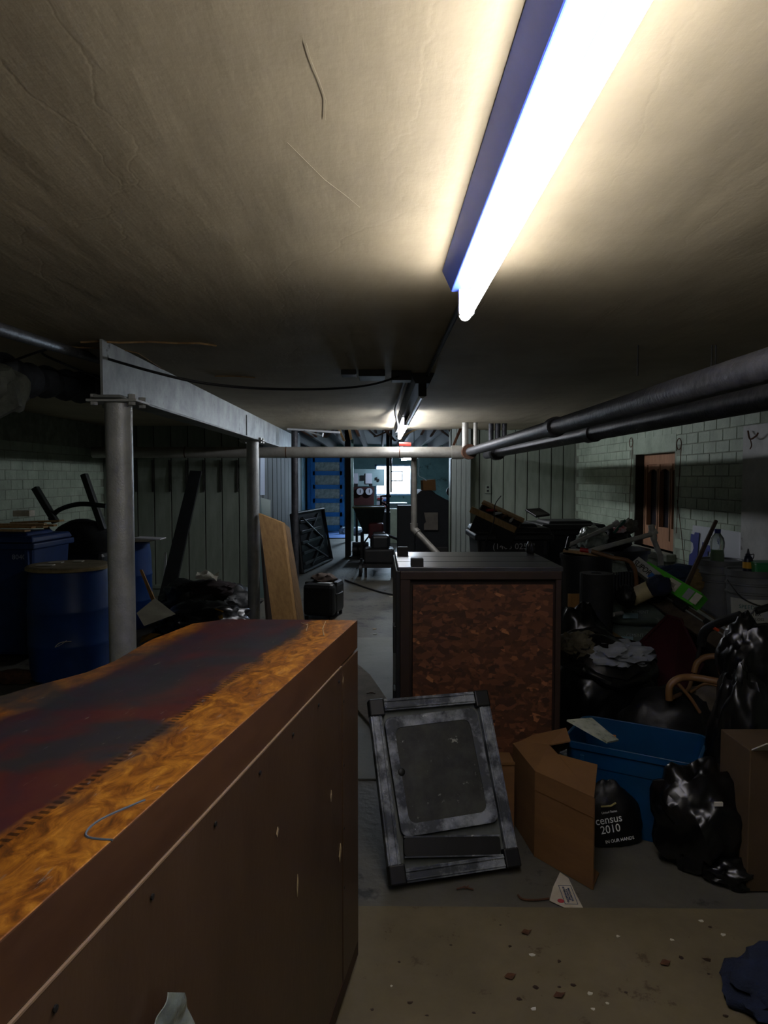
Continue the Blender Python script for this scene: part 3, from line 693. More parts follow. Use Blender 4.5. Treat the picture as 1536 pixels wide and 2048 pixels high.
tag(blobobj('rag_lump', M_black, (D(1060, 1108, 3.6).x, 3.6, zt_ + .04), (.02, .03, .035), seed=3, sub=3), 'small dark lump sitting at the right of the crate lid', 'lump')

# grey sliding-window frame leaning on the crate
M_alu = mat('chalky_aluminium', '#3e4248', '#8f959c', 9, .5, .3, stretch=(1, 1, 1), lo=.45, hi=.62, bump=.3, c3='#c4c8cc', s3=22, t3=.66)
M_pane = mat('dirty_board', '#1d1f1e', '#3a3c37', 9, .6, c3='#8c8e88', s3=26, t3=.655)
bl = Z(778, 1772, .012)
_th, _yw, _ph = .524, .254, -.0
_X = V((math.cos(_yw), math.sin(_yw), 0)); _U = V((-math.sin(_yw) * math.sin(_th), math.cos(_yw) * math.sin(_th), math.cos(_th)))
Wf, Hf = .509, .666
Mf = frame(bl, _X, _U); br = bl + _X * Wf
t = thing('vent_panel_frame', 'chalky grey metal framed panel with black corners leaning on the chipboard crate', 'frame panel', (bl + br) / 2)
fw_ = .048
M_co = mat('corner_black', '#0a0b0c', '#101112', 20, .5)
for (c, s) in (((Wf / 2, fw_ / 2, .018), (Wf - .12, fw_, .036)), ((Wf / 2, Hf - fw_ / 2, .018), (Wf - .12, fw_, .036)), ((fw_ / 2 - .002, Hf / 2, .018), (fw_, Hf - .12, .036)), ((Wf - fw_ / 2 + .002, Hf / 2, .018), (fw_, Hf - .12, .036))):
    o = MB().box(c, s, Mf); h = s[0] > s[1]
    for k in (-1, 1):
        o.box((c[0], c[1] + k * .014, .038), (s[0], .006, .005), Mf) if h else o.box((c[0] + k * .014, c[1], .038), (.006, s[1], .005), Mf)
    o.build('rail', M_alu, t, smooth=False, bevel=.002)
for x in (.028, Wf - .028):
    for y in (.032, Hf - .032): MB().box((x, y, .021), (.062, .068, .046), Mf).build('corner_cap', M_co, t, smooth=False, bevel=.006)
MB().box((Wf / 2, Hf / 2, .008), (Wf - .07, Hf - .07, .006), Mf).build('backing', mat('back_grey', '#5d615e', '#4a4e4b', 8, .7), t, smooth=False)
# inner door: rounded frame + board, slightly dropped
def rrect(cx_, cy_, w_, h_, r_, z_, n_=5):
    out = []
    for k, (sx, sy) in enumerate(((1, 1), (-1, 1), (-1, -1), (1, -1))):
        for i in range(n_ + 1):
            a_ = math.pi / 2 * (k + i / n_); out.append((cx_ + sx * (w_ / 2 - r_) + r_ * math.cos(a_), cy_ + sy * (h_ / 2 - r_) + r_ * math.sin(a_), z_))
    return out
wi, hi_ = Wf - .115, Hf * .66; cyi = Hf - .07 - hi_ / 2
ri = rrect(Wf / 2, cyi, wi, hi_, .03, .026); rj = rrect(Wf / 2, cyi, wi - .075, hi_ - .085, .03, .026)
k = len(ri); mbx = MB(); 
vs = ri + rj + [(a, b_, .036) for a, b_, _ in ri] + [(a, b_, .033) for a, b_, _ in rj]
fs = [(i, (i + 1) % k, (i + 1) % k + k, i + k) for i in range(k)] + [(i + 2 * k, (i + 1) % k + 2 * k, (i + 1) % k + 3 * k, i + 3 * k) for i in range(k)] + [(i, (i + 1) % k, (i + 1) % k + 2 * k, i + 2 * k) for i in range(k)] + [(i + k, (i + 1) % k + k, (i + 1) % k + 3 * k, i + 3 * k) for i in range(k)]
Mt = Mf @ TR((Wf / 2, cyi, 0), rz=R(1.5)) @ TR((-Wf / 2, -cyi, 0))
mbx.add(vs, fs, Mt).build('inner_frame', M_alu, t, bevel=.001)
MB().slab([Mt @ V(q_) for q_ in rj], tuple((Mf.to_3x3() @ V((0, 0, .004))))).build('inner_board', M_pane, t, smooth=False)
MB().lathe([(.014, 0), (.014, .006), (.009, .009)], (0, 0, 0), 18, Mt @ TR((.075 + .02, cyi + .01, .030))).build('knob', M_co, t)
Ms = Mf @ TR((Wf / 2, Hf * .150, .026), rz=R(-6))
MB().slab([Ms @ V(q_) for q_ in rrect(0, 0, Wf - .13, .062, .012, 0)], tuple(Mf.to_3x3() @ V((0, 0, .012)))).build('lower_slat', M_co, t, smooth=False)
MB().box((0, .034, .008), (Wf - .13, .006, .012), Ms).build('slat_lip', M_alu, t, smooth=False)
MB().box((0, -.034, .008), (Wf - .13, .005, .010), Ms).build('slat_lip', M_alu, t, smooth=False)

# ================================================================== CARDBOARD, TOTE, BAGS (right foreground)
zc = .34
pl_ = [Z(x, y, zc) for x, y in ((1020, 1482), (1070, 1545), (1188, 1598))]
t = thing('cardboard_box', 'big brown cardboard box tipped open with cut notched flap, before the blue tote', 'box', (pl_[1].x + .05, pl_[1].y + .1, 0))
th = .006
a_, b_, c_ = pl_
f0 = lambda p: V((p.x, p.y, .002))
ctr = (a_ + b_ + c_) / 3 + V((.08, .25, 0))
def wall_(p, q, z0, z1, par, name='side_wall', dz=0):
    n = (q - p).cross(V((0, 0, 1))).normalized() * th
    if n.dot(ctr - p) < 0: n = -n
    return MB().slab([V((p.x, p.y, z0)), V((q.x, q.y, z0)), V((q.x, q.y, z1 + dz)), V((p.x, p.y, z1))], n).build(name, M_card, par, smooth=False)
wall_(a_, b_, 0.002, zc, t); wall_(b_, c_, .002, zc, t)
back1 = a_ + V((.28, .16, 0)); 
k1, k2, k3, k4, k5 = D(1132, 1458, 2.97), D(1141, 1484, 2.93), D(1098, 1492, 2.92), D(1116, 1511, 2.84), D(1195, 1532, 2.72)
MB().slab([a_, k1, k2, k3, b_], (0, 0, th)).build('top_flap', M_card, t, smooth=False)
MB().slab([b_, k3, k4, k5, c_], (0, 0, th)).build('top_flap', M_card, t, smooth=False)
wall_(a_, a_ + V((.19, .0, 0)), .002, zc - .01, t)
e1 = Z(1235, 1770, 0); e2 = Z(1213, 1797, 0)
MB().slab([V((c_.x, c_.y, .003)), V((c_.x + .055, c_.y + .10, .003)), V((c_.x + .02, c_.y + .20, .003)), V((b_.x + .1, b_.y + .05, .003))], (0, 0, th)).build('bottom_flap', M_card, t, smooth=False)
n_ = (c_ - b_).cross(V((0, 0, 1))).normalized()
if n_.y > 0: n_ = -n_
for zz in (.27,): MB().slab([b_ + n_ * .001 + V((0, 0, zz - zc)), c_ + n_ * .001 + V((0, 0, zz - zc)), c_ + n_ * .001 + V((0, 0, zz - zc + .003)), b_ + n_ * .001 + V((0, 0, zz - zc + .003))], tuple(n_ * .001)).build('crease', mat('card_dark', '#6e4a27', rough=.9), t, smooth=False)
# small box between frame and big box
q0 = Z(998, 1640, 0)
q0 = V((D(1000, 1600, 2.95).x - .04, 2.88, 0))
t = thing('cardboard_box', 'small plain cardboard box half hidden between grey frame and big box', 'box', (q0.x + .04, q0.y + .07, 0))
MB().box((q0.x + .04, q0.y + .07, .16), (.10, .12, .31)).build('carton', M_card, t, smooth=False, bevel=.003)
MB().box((q0.x + .04, q0.y + .007, .315), (.10, .004, .012)).build('flap', M_card, t, smooth=False)

# blue tote
def tote(name, label, cat, fl, fr_, depth, h, m, taper=.88, rim=.018):
    ox = fr_ - fl; w_ = ox.length; M_ = frame(V((fl.x, fl.y, 0)), ox, V((-ox.y, ox.x, 0)))
    t = thing(name, label, cat, M_ @ V((w_ / 2, depth / 2, 0)))
    def prof(s, z_, rr): return [(w_ / 2 + (x - w_ / 2), y, z_) for x, y, _ in rrect(w_ / 2, depth / 2, w_ * s, depth * s, rr, 0)]
    rings = [prof(taper, .0, .03), prof(.97, h * .72, .045), prof(.99, h * .73, .045), prof(1, h - .03, .05), prof(1.05, h - .03, .055), prof(1.05, h, .055), prof(1.0, h, .05), prof(.96, h * .72, .045), prof(taper - .02, .008, .03)]
    k = len(rings[0]); vs = [p for r_ in rings for p in r_]
    fs = [(i + j * k, (i + 1) % k + j * k, (i + 1) % k + (j + 1) * k, i + (j + 1) * k) for j in range(len(rings) - 1) for i in range(k)]
    fs += [tuple(range(k)), tuple(range((len(rings) - 1) * k, len(rings) * k))]
    MB().add(vs, fs, M_).build('shell', m, t, bevel=.002)
    return t, M_, w_
tf0 = Z(1128, 1478, .37); tf1 = Z(1392, 1528, .37)
tt, Mtote, wt = tote('storage_tote', 'large open blue plastic storage tote with one document in it', 'tote', tf0, tf1, .36, .37, M_tote)
for x_ in (.08, wt - .08): MB().box((x_, -.004, .20), (.02, .01, .24), Mtote).build('rib', M_tote, tt, smooth=False, bevel=.003)
# magazine and envelope on the rim
mg = [D(1133, 1443, 3.05), D(1182, 1440, 3.12), D(1236, 1484, 2.98), D(1213, 1489, 2.92)]
sheet('magazine', mat('magazine', '#b9bdab', '#949a88', 14, .6, c3='#6e7568', s3=30, t3=.6), [mg[0], mg[3], mg[2], mg[1]], None, 8, 8, .004, .008, 4)
tag([o for o in C.objects if o.name.startswith('magazine')][0], 'pale curled magazine lying over the left rim of the blue tote', 'magazine')
tag(MB().slab([D(1198, 1466, 3.08), D(1232, 1470, 3.08), D(1232, 1476, 3.06), D(1210, 1478, 3.04)], (0, 0, -.004)).build('orange_card', mat('orange_card', '#b06a2a', rough=.7), smooth=False), 'small orange card under the magazine on the blue tote', 'card')
p = D(1180, 1520, 2.95); blobobj('tote_film', M_film, (p.x + .03, p.y + .12, p.z - .03), (.10, .06, .03), seed=4, amp=.4)
tag([o for o in C.objects if o.name.startswith('tote_film')][0], 'crumpled greenish plastic film inside the left end of the blue tote', 'plastic')

def tbag(label, c, r, seed, m=M_bag, name='trash_bag', cat='bag', **k):
    o = blobobj(name, m, c, r, seed=seed, **k); return tag(o, label, cat)
# black carrier bag with white print
p = Z(1225, 1700, 0)
bgc = V((p.x + .0, p.y + .05, .10))
t = thing('carrier_bag', 'black carrier bag with white printed lettering between cardboard box and blue tote', 'bag', (bgc.x, bgc.y, 0))
vs, fs = blob((bgc.x, bgc.y + .02, .09), (.14, .06, .17), 9, .15, 2, .06, 4, flat=.004, pinch=.55)
M_nb = mat('matt_black_bag', '#0b0b0d', rough=.5, bump=.5, bscale=12)
obj('bag_body', vs, fs, M_nb, t, True, 0, 60)
Mb = frame((bgc.x - .02, bgc.y - .070, .115), V((1, .12, .10)), V((0, .30, 1)))
M_ink = mat('white_ink', '#d2d4d6', rough=.6)
text('census\n2010', Mb @ TR((0, 0, 0)), .042, M_ink, t)
text('IN OUR HANDS', Mb @ TR((.03, -.062, .0)), .017, M_ink, t)
text('United States', Mb @ TR((.01, .045, -.004)), .012, M_ink, t)
MB().tube([Mb @ V((-.02, .07, -.004)), Mb @ V((.02, .066, -.004)), Mb @ V((.045, .074, -.006))], .004, 6).build('printed_swoosh', mat('ochre_ink', '#8d8350', rough=.7), t)

# black bags on the right
tbag('glossy black trash bag slumped on the floor, lower right', (D(1420, 1690, 2.62).x, 2.68, .17), (.17, .15, .22), 1, amp=.3, ridge=.10, flat=.004)
tbag('tall glossy black trash bag twisted upright at the right edge', (D(1500, 1540, 2.8).x, 2.88, .36), (.13, .13, .36), 2, amp=.25, ridge=.10, pinch=.35, flat=.004)
tbag('upper black trash bag hanging at right edge beside the cane chair', (D(1530, 1370, 2.9).x, 3.05, .68), (.11, .10, .20), 13, amp=.3, ridge=.12)
tbag('big black bag behind the blue tote on its right', (D(1335, 1490, 3.42).x, 3.44, .20), (.24, .18, .27), 3, amp=.15, ridge=.05, flat=.004, m=M_nb)
# bag tie
p = D(1437, 1608, 2.52); tag(MB().box(tuple(p), (.03, .008, .014), None).build('white_tag', M_paper, smooth=False), 'small white tag on the slumped black bag', 'tag')
# cardboard carton at the right edge
p0 = Z(1482, 1790, 0); 
t = thing('cardboard_box', 'tall narrow cardboard carton standing at the right edge of the picture', 'box', (p0.x + .12, p0.y + .12, 0))
MB().box((p0.x + .135, p0.y + .12, .265), (.22, .22, .52)).build('carton', mat('card_dull', '#4f3e28', '#42331f', 3, .85), t, smooth=False, bevel=.004)
MB().slab([(p0.x + .03, p0.y + .01, .525), (p0.x + .24, p0.y + .01, .525), (p0.x + .25, p0.y - .05, .56), (p0.x + .05, p0.y - .05, .57)], (0, .0, .005)).build('flap', M_paper, t, smooth=False)
tbag('low black bag squashed under the carton at lower right', (D(1480, 1765, 2.5).x, 2.56, .045), (.10, .08, .06), 6, flat=.004)

# torn printed label on the floor
q = [Z(x, y, .004) for x, y in ((1120, 1745), (1137, 1757), (1150, 1785), (1166, 1816), (1130, 1816), (1099, 1802), (1106, 1775))]
t = thing('torn_label', 'torn white paper label with blue framed print on the floor by the big box', 'paper', sum(q, V()) / 7)
MB().slab(q, (0, 0, .0015)).build('paper', mat('label_paper', '#b4ad9c', '#a09580', 9, .8), t, smooth=False)
o_ = Z(1136, 1789, .0062); xd = Z(1150, 1812, .0062) - Z(1132, 1765, .0062); Ml = frame(o_, xd, V((-xd.y, xd.x, 0)))
M_blk = mat('blue_ink', '#3d4a63', rough=.8)
for (c, s) in (((0, .022, 0), (.115, .002, .0008)), ((0, -.022, 0), (.115, .002, .0008)), ((-.057, 0, 0), (.002, .044, .0008)), ((.057, 0, 0), (.002, .044, .0008))): MB().box(c, s, Ml).build('print_border', M_blk, t, smooth=False)
text('PRINTED MATTER\nPOSTAGE PAID\nRETURN REQUESTED', Ml @ TR((0, 0, .0003)), .010, M_blk, t, sx=1.0)
MB().lathe([(.012, 0), (.012, .0006)], (0, 0, 0), 10, Ml @ TR((.040, -.034, 0))).build('red_emblem', mat('red_ink', '#a03440', rough=.8), t)

# jeans at the bottom right corner
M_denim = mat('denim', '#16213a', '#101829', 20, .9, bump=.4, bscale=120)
pj = Z(1530, 1985, .05)
t = thing('jeans', 'crumpled dark navy jeans dropped on plywood at the bottom right corner', 'clothes', (pj.x, pj.y, .013))
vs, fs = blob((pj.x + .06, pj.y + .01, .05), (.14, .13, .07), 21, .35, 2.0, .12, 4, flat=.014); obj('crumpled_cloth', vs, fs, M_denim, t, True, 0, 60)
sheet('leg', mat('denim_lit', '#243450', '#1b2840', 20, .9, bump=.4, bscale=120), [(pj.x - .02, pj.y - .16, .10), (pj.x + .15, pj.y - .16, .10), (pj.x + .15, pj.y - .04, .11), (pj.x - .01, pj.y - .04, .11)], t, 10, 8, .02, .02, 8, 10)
MB().tube(arc([(pj.x - .05, pj.y + .07, .075), (pj.x + .0, pj.y + .05, .115), (pj.x + .08, pj.y + .02, .125)]), .0015, 5).build('seam', mat('seam', '#3d4a66', rough=.9), t)

# black trash bag with laundry behind the tote, right of the crate
c0 = D(1215, 1350, 3.75)
t = thing('laundry_bag', 'open black bag stuffed with grey and olive laundry right of the crate', 'bag', (c0.x, 3.8, 0))
vs, fs = blob((c0.x, 3.85, .27), (.30, .24, .37), 8, .12, 1.8, .05, 4, flat=.004); obj('bag_body', vs, fs, M_bag, t, True, 0, 60)
ringp = [(c0.x + .26 * math.cos(w) * (1 + .05 * math.sin(3 * w)), 3.80 + .21 * math.sin(w), .53 + .08 * math.sin(w) - .03 * math.cos(w) + .015 * math.sin(5 * w)) for w in [2 * math.pi * i / 28 for i in range(29)]]
MB().tube(ringp, [.028 + .01 * math.sin(i * 2.2) for i in range(29)], 10, cap=False).build('rolled_mouth', M_bag, t)
tag(blobobj('grey_towel', mat('grey_cloth', '#8d9298', '#7a7f85', 10, .95, bump=.6, bscale=22), (c0.x + .055, 3.78, .545), (.165, .135, .065), seed=15, amp=.35, ridge=.2, freq=2.6), 'crumpled pale grey towel in the open black laundry bag', 'laundry')
tag(blobobj('olive_cloth', mat('olive_cloth', '#5f5947', '#4b4636', 10, .95, bump=.6, bscale=22), (c0.x - .12, 3.84, .57), (.11, .11, .075), seed=16, amp=.35, ridge=.2), 'crumpled olive cloth in the left of the laundry bag', 'laundry')
tbag('black bag draped high between crate and laundry bag', (D(1165, 1300, 4.2).x, 4.3, .32), (.20, .16, .36), 19, flat=.004)

# ================================================================== RIGHT PILE
# dustbin
def lid_ring(name, m, c, r, par): MB().lathe([(r, 0), (r + .012, .0), (r + .012, .025), (r, .025)], c, 28, cap=False).build(name, m, par)
p = D(1172, 1180, 5.0)
t = thing('dustbin', 'round black dustbin with boards laid on it, behind the crate', 'bin', (p.x, 5.0, 0))
zt2 = D(1172, 1108, 5.0).z
MB().lathe([(.145, 0), (.178, zt2 - .03), (.185, zt2 - .03), (.185, zt2), (.165, zt2), (.14, .02)], (p.x, 5.0, 0), 32).build('body', M_black, t)
def plank(label, p0, p1, w_, th_, m, name='board'):
    p0 = V(p0); p1 = V(p1); M_ = frame(p0, p1 - p0, V((0, 1, .0)) if abs((p1 - p0).normalized().y) < .8 else V((1, 0, 0))); L = (p1 - p0).length
    return tag(MB().box((L / 2, 0, 0), (L, w_, th_), M_).build(name, m, smooth=False, bevel=.002), label, 'board')
plank('flat raw board resting on the black dustbin', D(1127, 1101, 5.0), D(1212, 1112, 4.9), .09, .016, M_wood)
plank('thin white strip on top of the dustbin', D(1134, 1098, 5.04), D(1168, 1102, 5.0), .03, .008, M_paper)
tag(MB().tube([D(1160, 1099, 4.95), D(1183, 1103, 4.92)], .016, 12).build('red_handle', mat('red_plastic', '#a02024', rough=.45)), 'red plastic grip lying on the dustbin boards', 'handle')
# roofing felt roll on a carton
p = D(1192, 1205, 4.5); z1_ = D(1192, 1146, 4.5).z; z0_ = D(1192, 1270, 4.5).z
t = thing('felt_roll', 'upright black roll of roofing felt standing on a box behind the crate', 'roll', (p.x, 4.5, z0_))
MB().lathe([(.10, 0), (.104, .02), (.103, z1_ - z0_), (.035, z1_ - z0_), (.035, z1_ - z0_ - .1)], (p.x, 4.5, z0_), 32, cap=False).build('roll', mat('felt', '#16171a', '#1f2022', 20, .7, bump=.3, bscale=60), t)
MB().lathe([(.1, 0), (.0, 0)], (p.x, 4.5, z0_), 32, cap=False).build('roll_end', M_black, t)
t = thing('cardboard_box', 'tan carton standing under the roofing felt roll', 'box', (p.x, 4.5, 0))
MB().box((p.x + .0, 4.52, z0_ / 2), (.30, .28, z0_)).build('carton', mat('carton_tan', '#8d7442', '#77613a', 4, .85), t, smooth=False, bevel=.004)
tag(MB().slab([D(1137, 1188, 4.72), D(1162, 1188, 4.72), D(1160, 1405, 4.72), D(1133, 1405, 4.72)], (0, .02, 0)).build('wood_panel', M_ply, smooth=False), 'slim tan plywood offcut between dustbin and felt roll', 'board')
# ribbed radiator
p0 = D(1222, 1145, 4.9); p1 = D(1282, 1148, 4.9)
t = thing('radiator', 'ribbed grey metal radiator behind the roofing felt roll', 'radiator', ((p0.x + p1.x) / 2, 4.95, 0))
zr = p0.z; n_ = 11
M_rad = mat('radiator_paint', '#3b3f42', '#2c2f32', 7, .55, .3)
for i in range(n_): 
    x = p0.x + (p1.x - p0.x) * i / (n_ - 1); MB().box((x, 4.95, zr - .20), (.010, .10, .40)).build('fin', M_rad, t, smooth=False)
MB().box(((p0.x + p1.x) / 2, 4.96, zr - .20), (p1.x - p0.x, .06, .38)).box(((p0.x + p1.x) / 2, 4.96, (zr - .39) / 2), (p1.x - p0.x - .03, .05, zr - .39)).build('core', M_rad, t, smooth=False)
M_binb = mat('bin_black', '#24262a', '#1b1d20', 6, .42)
# wheelie bins
def wheelie(label, c, w_, dp, h, m, rz, txt=None, txm=None, group=None, lidc=None):
    t = thing('wheeled_bin', label, 'bin', c, group)
    M_ = TR(c, rz)
    bt = .78
    vs = [(-w_ / 2 * bt, -dp / 2 * bt, .06), (w_ / 2 * bt, -dp / 2 * bt, .06), (w_ / 2 * bt, dp / 2 * .9, .06), (-w_ / 2 * bt, dp / 2 * .9, .06), (-w_ / 2, -dp / 2, h - .10), (w_ / 2, -dp / 2, h - .10), (w_ / 2, dp / 2, h - .10), (-w_ / 2, dp / 2, h - .10)]
    MB().add(vs, [(3, 2, 1, 0), (4, 5, 6, 7), (0, 1, 5, 4), (1, 2, 6, 5), (2, 3, 7, 6), (3, 0, 4, 7)], M_).build('body', m, t, smooth=False, bevel=.03)
    MB().box((0, 0, h - .115), (w_ + .05, dp + .05, .05), M_).build('rim', m, t, smooth=False, bevel=.012)
    MB().box((0, -.0, h - .06), (w_ + .03, dp + .04, .05), M_, taper=(.93, .93)).build('lid', lidc or m, t, smooth=False, bevel=.015)
    MB().box((0, -.02, h - .025), (w_ * .72, dp * .7, .03), M_, taper=(.9, .9)).build('lid_dome', lidc or m, t, smooth=False, bevel=.01)
    MB().tube([M_ @ V((-w_ / 2 + .03, dp / 2 + .05, h - .08)), M_ @ V((w_ / 2 - .03, dp / 2 + .05, h - .08))], .016, 10).build('handle', m, t)
    for s in (-1, 1):
        MB().tube([M_ @ V((s * (w_ / 2 * bt + .0), dp / 2 - .02, .13)), M_ @ V((s * (w_ / 2 * bt + .05), dp / 2 - .02, .13))], .13, 20).build('wheel', M_black, t)
        MB().box((s * w_ * .42, -dp / 2 - .004, h - .20), (.03, .03, .12), M_).build('rib', m, t, smooth=False, bevel=.004)
    if txt: text(txt, frame(M_ @ V((0, -dp / 2 - .012, h - .19)), M_.to_3x3() @ V((1, 0, 0)), M_.to_3x3() @ V((0, -.10, 1))), .07, txm, t)
    return t
p = D(1026, 1060, 5.85); hb = D(1026, 1046, 5.85).z
wheelie('black wheeled bin with white serial number, behind the crate', (p.x + .0, 6.1, 0), .60, .6, hb, M_binb, R(0), '(1403 02561', mat('serial_white', '#c4c6ca', rough=.7), 'black wheeled bins by the panelled wall')
p = D(1125, 1040, 6.9)
wheelie('second black wheeled bin, right of and behind the numbered one', (p.x + .02, 6.95, 0), .62, .62, p.z + .01, M_binb, R(4), None, None, 'black wheeled bins by the panelled wall')
tag(MB().slab([D(1050, 1022, 6.5), D(1080, 1020, 6.6), D(1100, 1032, 6.5), D(1072, 1036, 6.3)], (0, 0, .02)).build('black_lid', M_black, smooth=False, bevel=.004), 'flat black lid piece lying on the rear bin', 'lid')
# open drawer box with tools on the bin
Mw = frame(D(958, 1046, 5.75), D(1020, 1062, 5.6) - D(958, 1046, 5.75), V((0, 1, .2)))
t = thing('tool_box', 'tilted open dark box of tools lying on the numbered black bin', 'box', D(990, 1050, 5.8))
o0 = D(1004, 1040, 5.85)
zx = V((.9, -.2, -.42)).normalized()
Mx = frame(D(975, 1008, 5.9), zx, V((.1, 1, .25)))
MB().box((.14, .10, -.13), (.36, .012, .19), Mx).box((.14, -.14, -.13), (.36, .012, .19), Mx).box((-.035, -.02, -.13), (.012, .24, .19), Mx).box((.315, -.02, -.13), (.012, .24, .19), Mx).box((.14, -.02, -.225), (.36, .25, .012), Mx).build('box_shell', M_black, t, smooth=False)
MB().box((.14, .10, -.025), (.38, .10, .018), Mx).build('wooden_batten', M_wood, t, smooth=False, bevel=.002)
MB().box((.10, -.16, -.06), (.40, .018, .05), Mx).build('wooden_edge', M_wood, t, smooth=False, bevel=.002)
for k, (cc, m_) in enumerate((('screwdriver', mat('red_plastic', '#a02024', rough=.45)), ('chisel', M_sock), ('pliers', M_rust), ('spanner', M_silver))):
    a0 = Mx @ V((.02 + k * .07, -.06, -.035)); a1 = Mx @ V((.09 + k * .05, .06, -.03))
    tag(MB().tube([a0, a0.lerp(a1, .5), a1], [.012, .012, .005], 10).build('hand_tool', m_), ['red handled screwdriver in the tilted tool box', 'white handled chisel in the tilted tool box', 'rusty pliers in the tilted tool box', 'silver spanner at the right of the tilted tool box'][k], 'tool', 'tools in the tilted box')
tag(MB().tube(arc([D(1002, 992, 5.7), D(990, 1010, 5.55), D(988, 1040, 5.5), D(982, 1064, 5.45), D(973, 1080, 5.42), D(972, 1094, 5.45)]), .004, 6).build('cord', M_cable), 'thin cord trailing from the tilted tool box down the bin front', 'cord')
tag(MB().slab([D(952, 1035, 5.85), D(972, 1030, 5.9), D(985, 1038, 5.9), D(978, 1045, 5.8), D(958, 1043, 5.8)], (0, 0, .012)).build('broken_slate', M_dwood, smooth=False), 'flat broken dark piece under the left of the tool box', 'scrap')
tag(MB().slab([D(945, 1065, 9.5), D(951, 1065, 9.5), D(951, 1100, 9.5), D(945, 1100, 9.5)], (0, .03, 0)).build('white_slip', M_sock, smooth=False), 'narrow white strip standing at the foot of the pillar', 'strip')

# box bin with bags, crutches
p0 = D(1235, 1095, 5.6)
t = thing('open_crate', 'open dark tub full of bags below the shuttered window', 'tub', (p0.x, 5.9, 0))
MB().lathe([(.24, 0), (.30, .88), (.32, .88), (.32, .91), (.28, .91), (.22, .02)], (p0.x + .04, 5.9, 0), 32).build('tub', M_black, t)
tag(blobobj('clear_bag', M_film, (D(1195, 1083, 5.7).x, 5.85, D(1195, 1083, 5.7).z), (.11, .12, .11), seed=22, amp=.3), 'crumpled clear plastic bag on the open tub', 'bag')
tbag('black bag on the open tub behind the white pipes', (D(1228, 1078, 5.9).x, 5.95, D(1228, 1080, 5.9).z), (.14, .14, .10), 23, m=M_nb)
tag(blobobj('red_wrapper', mat('red_white_wrap', '#b02030', '#d7d2cf', 18, .5), D(1240, 1058, 5.75), (.05, .04, .03), seed=24, sub=3, amp=.4), 'crumpled red and white wrapper on the bags below the window', 'wrapper')
tag(blobobj('grey_rag', mat('grey_rag', '#6c6a60', '#4b4a42', 18, .9), D(1256, 1052, 5.9), (.08, .06, .06), seed=25, sub=3, amp=.4), 'grey rag at the wall corner beside the red wrapper', 'rag')
tag(MB().tube([D(1228, 1066, 5.7), D(1250, 1041, 5.75)], .012, 8).build('green_bottle_neck', mat('green_dark', '#1f4a3c', rough=.3)), 'dark green tube sticking up beside the red wrapper', 'tube')
M_pvc = mat('white_pvc', '#a7a8a4', '#8c8d88', 12, .5)
t = thing('plastic_pipe_frame', 'long white plastic pipe with tee joint leaning over the pile', 'pipe', D(1320, 1140, 5.3))
MB().tube([D(1180, 1102, 4.9), D(1305, 1068, 5.2)], .018, 12).build('long_arm', M_pvc, t)
MB().tube([D(1300, 1069, 5.2), D(1312, 1061, 5.2)], .026, 12).tube([D(1302, 1050, 5.2), D(1308, 1080, 5.2)], .024, 12).build('tee_joint', M_pvc, t)
MB().tube([D(1306, 1076, 5.2), D(1320, 1110, 5.25), D(1325, 1160, 5.3)], .020, 12).build('short_arm', M_pvc, t)
t = thing('crutch', 'second white tube with end cap, crossing behind over the clear bag', 'pipe', D(1190, 1080, 5.5))
MB().tube([D(1138, 1090, 5.4), D(1230, 1049, 5.7)], .016, 12).build('tube', M_pvc, t)
MB().tube([D(1227, 1051, 5.7), D(1237, 1044, 5.7)], .026, 12).build('end_cap', M_pvc, t)
tag(MB().tube([D(1133, 1098, 4.9), D(1139, 1075, 4.95)], .014, 10).build('black_grip', M_black), 'short black grip standing up at the left of the pile', 'handle')
# copper hook/cane
t = tag(MB().tube(arc([D(1183, 1102, 4.85), D(1225, 1115, 4.8), D(1255, 1121, 4.75), D(1268, 1135, 4.7), D(1272, 1155, 4.65), D(1273, 1175, 4.6)]), .014, 12).build('walking_cane', mat('cane_wood', '#8a6a45', '#5c3a26', 4, .5)), 'wooden walking cane with curved handle hooked over the pile', 'cane')
tag(MB().slab([D(1222, 1123, 4.95), D(1248, 1120, 5.0), D(1258, 1150, 4.95), D(1226, 1150, 4.9)], (0, .02, 0)).build('grey_plastic', M_film, smooth=False), 'piece of grey plastic wrap above the radiator', 'plastic')

# green long carton
def longbox(label, p0, p1, hw, dp, m, name='long_box'):
    p0 = V(p0); p1 = V(p1); M_ = frame(p0, p1 - p0, V((0, 1, .0))); L = (p1 - p0).length
    t = thing(name, label, 'box', (p0 + p1) / 2); MB().box((L / 2, 0, 0), (L, dp, hw), M_).build('carton', m, t, smooth=False, bevel=.002)
    return t, M_, L
M_grn = mat('green_carton', '#4fb52c', '#43a125', 6, .6)
t, Mg, Lg = longbox('long bright green carton with white labels lying slanted on the pile', D(1292, 1140, 4.75), D(1400, 1205, 4.35), .10, .09, M_grn)
Mg2 = Mg @ Matrix(((1, 0, 0, 0), (0, 0, 1, -.047), (0, 1, 0, 0), (0, 0, 0, 1)))
Mg2 = frame(Mg @ V((0, -.047, 0)), Mg.to_3x3() @ V((1, 0, 0)), Mg.to_3x3() @ V((0, 0, 1 if (Mg.to_3x3() @ V((0, 0, 1))).z > 0 else -1)))
for (x_, w_, m_) in ((.27, .09, M_paper), (.40, .05, mat('grey_label', '#8d9090', rough=.7)), (.46, .05, M_paper)):
    MB().box((x_, 0, .001), (w_, .07, .003), Mg2).build('paper_label', m_, t, smooth=False)
text('LOREM 04' if False else '|||||', Mg2 @ TR((.27, .0, .003)), .03, M_dark, t)
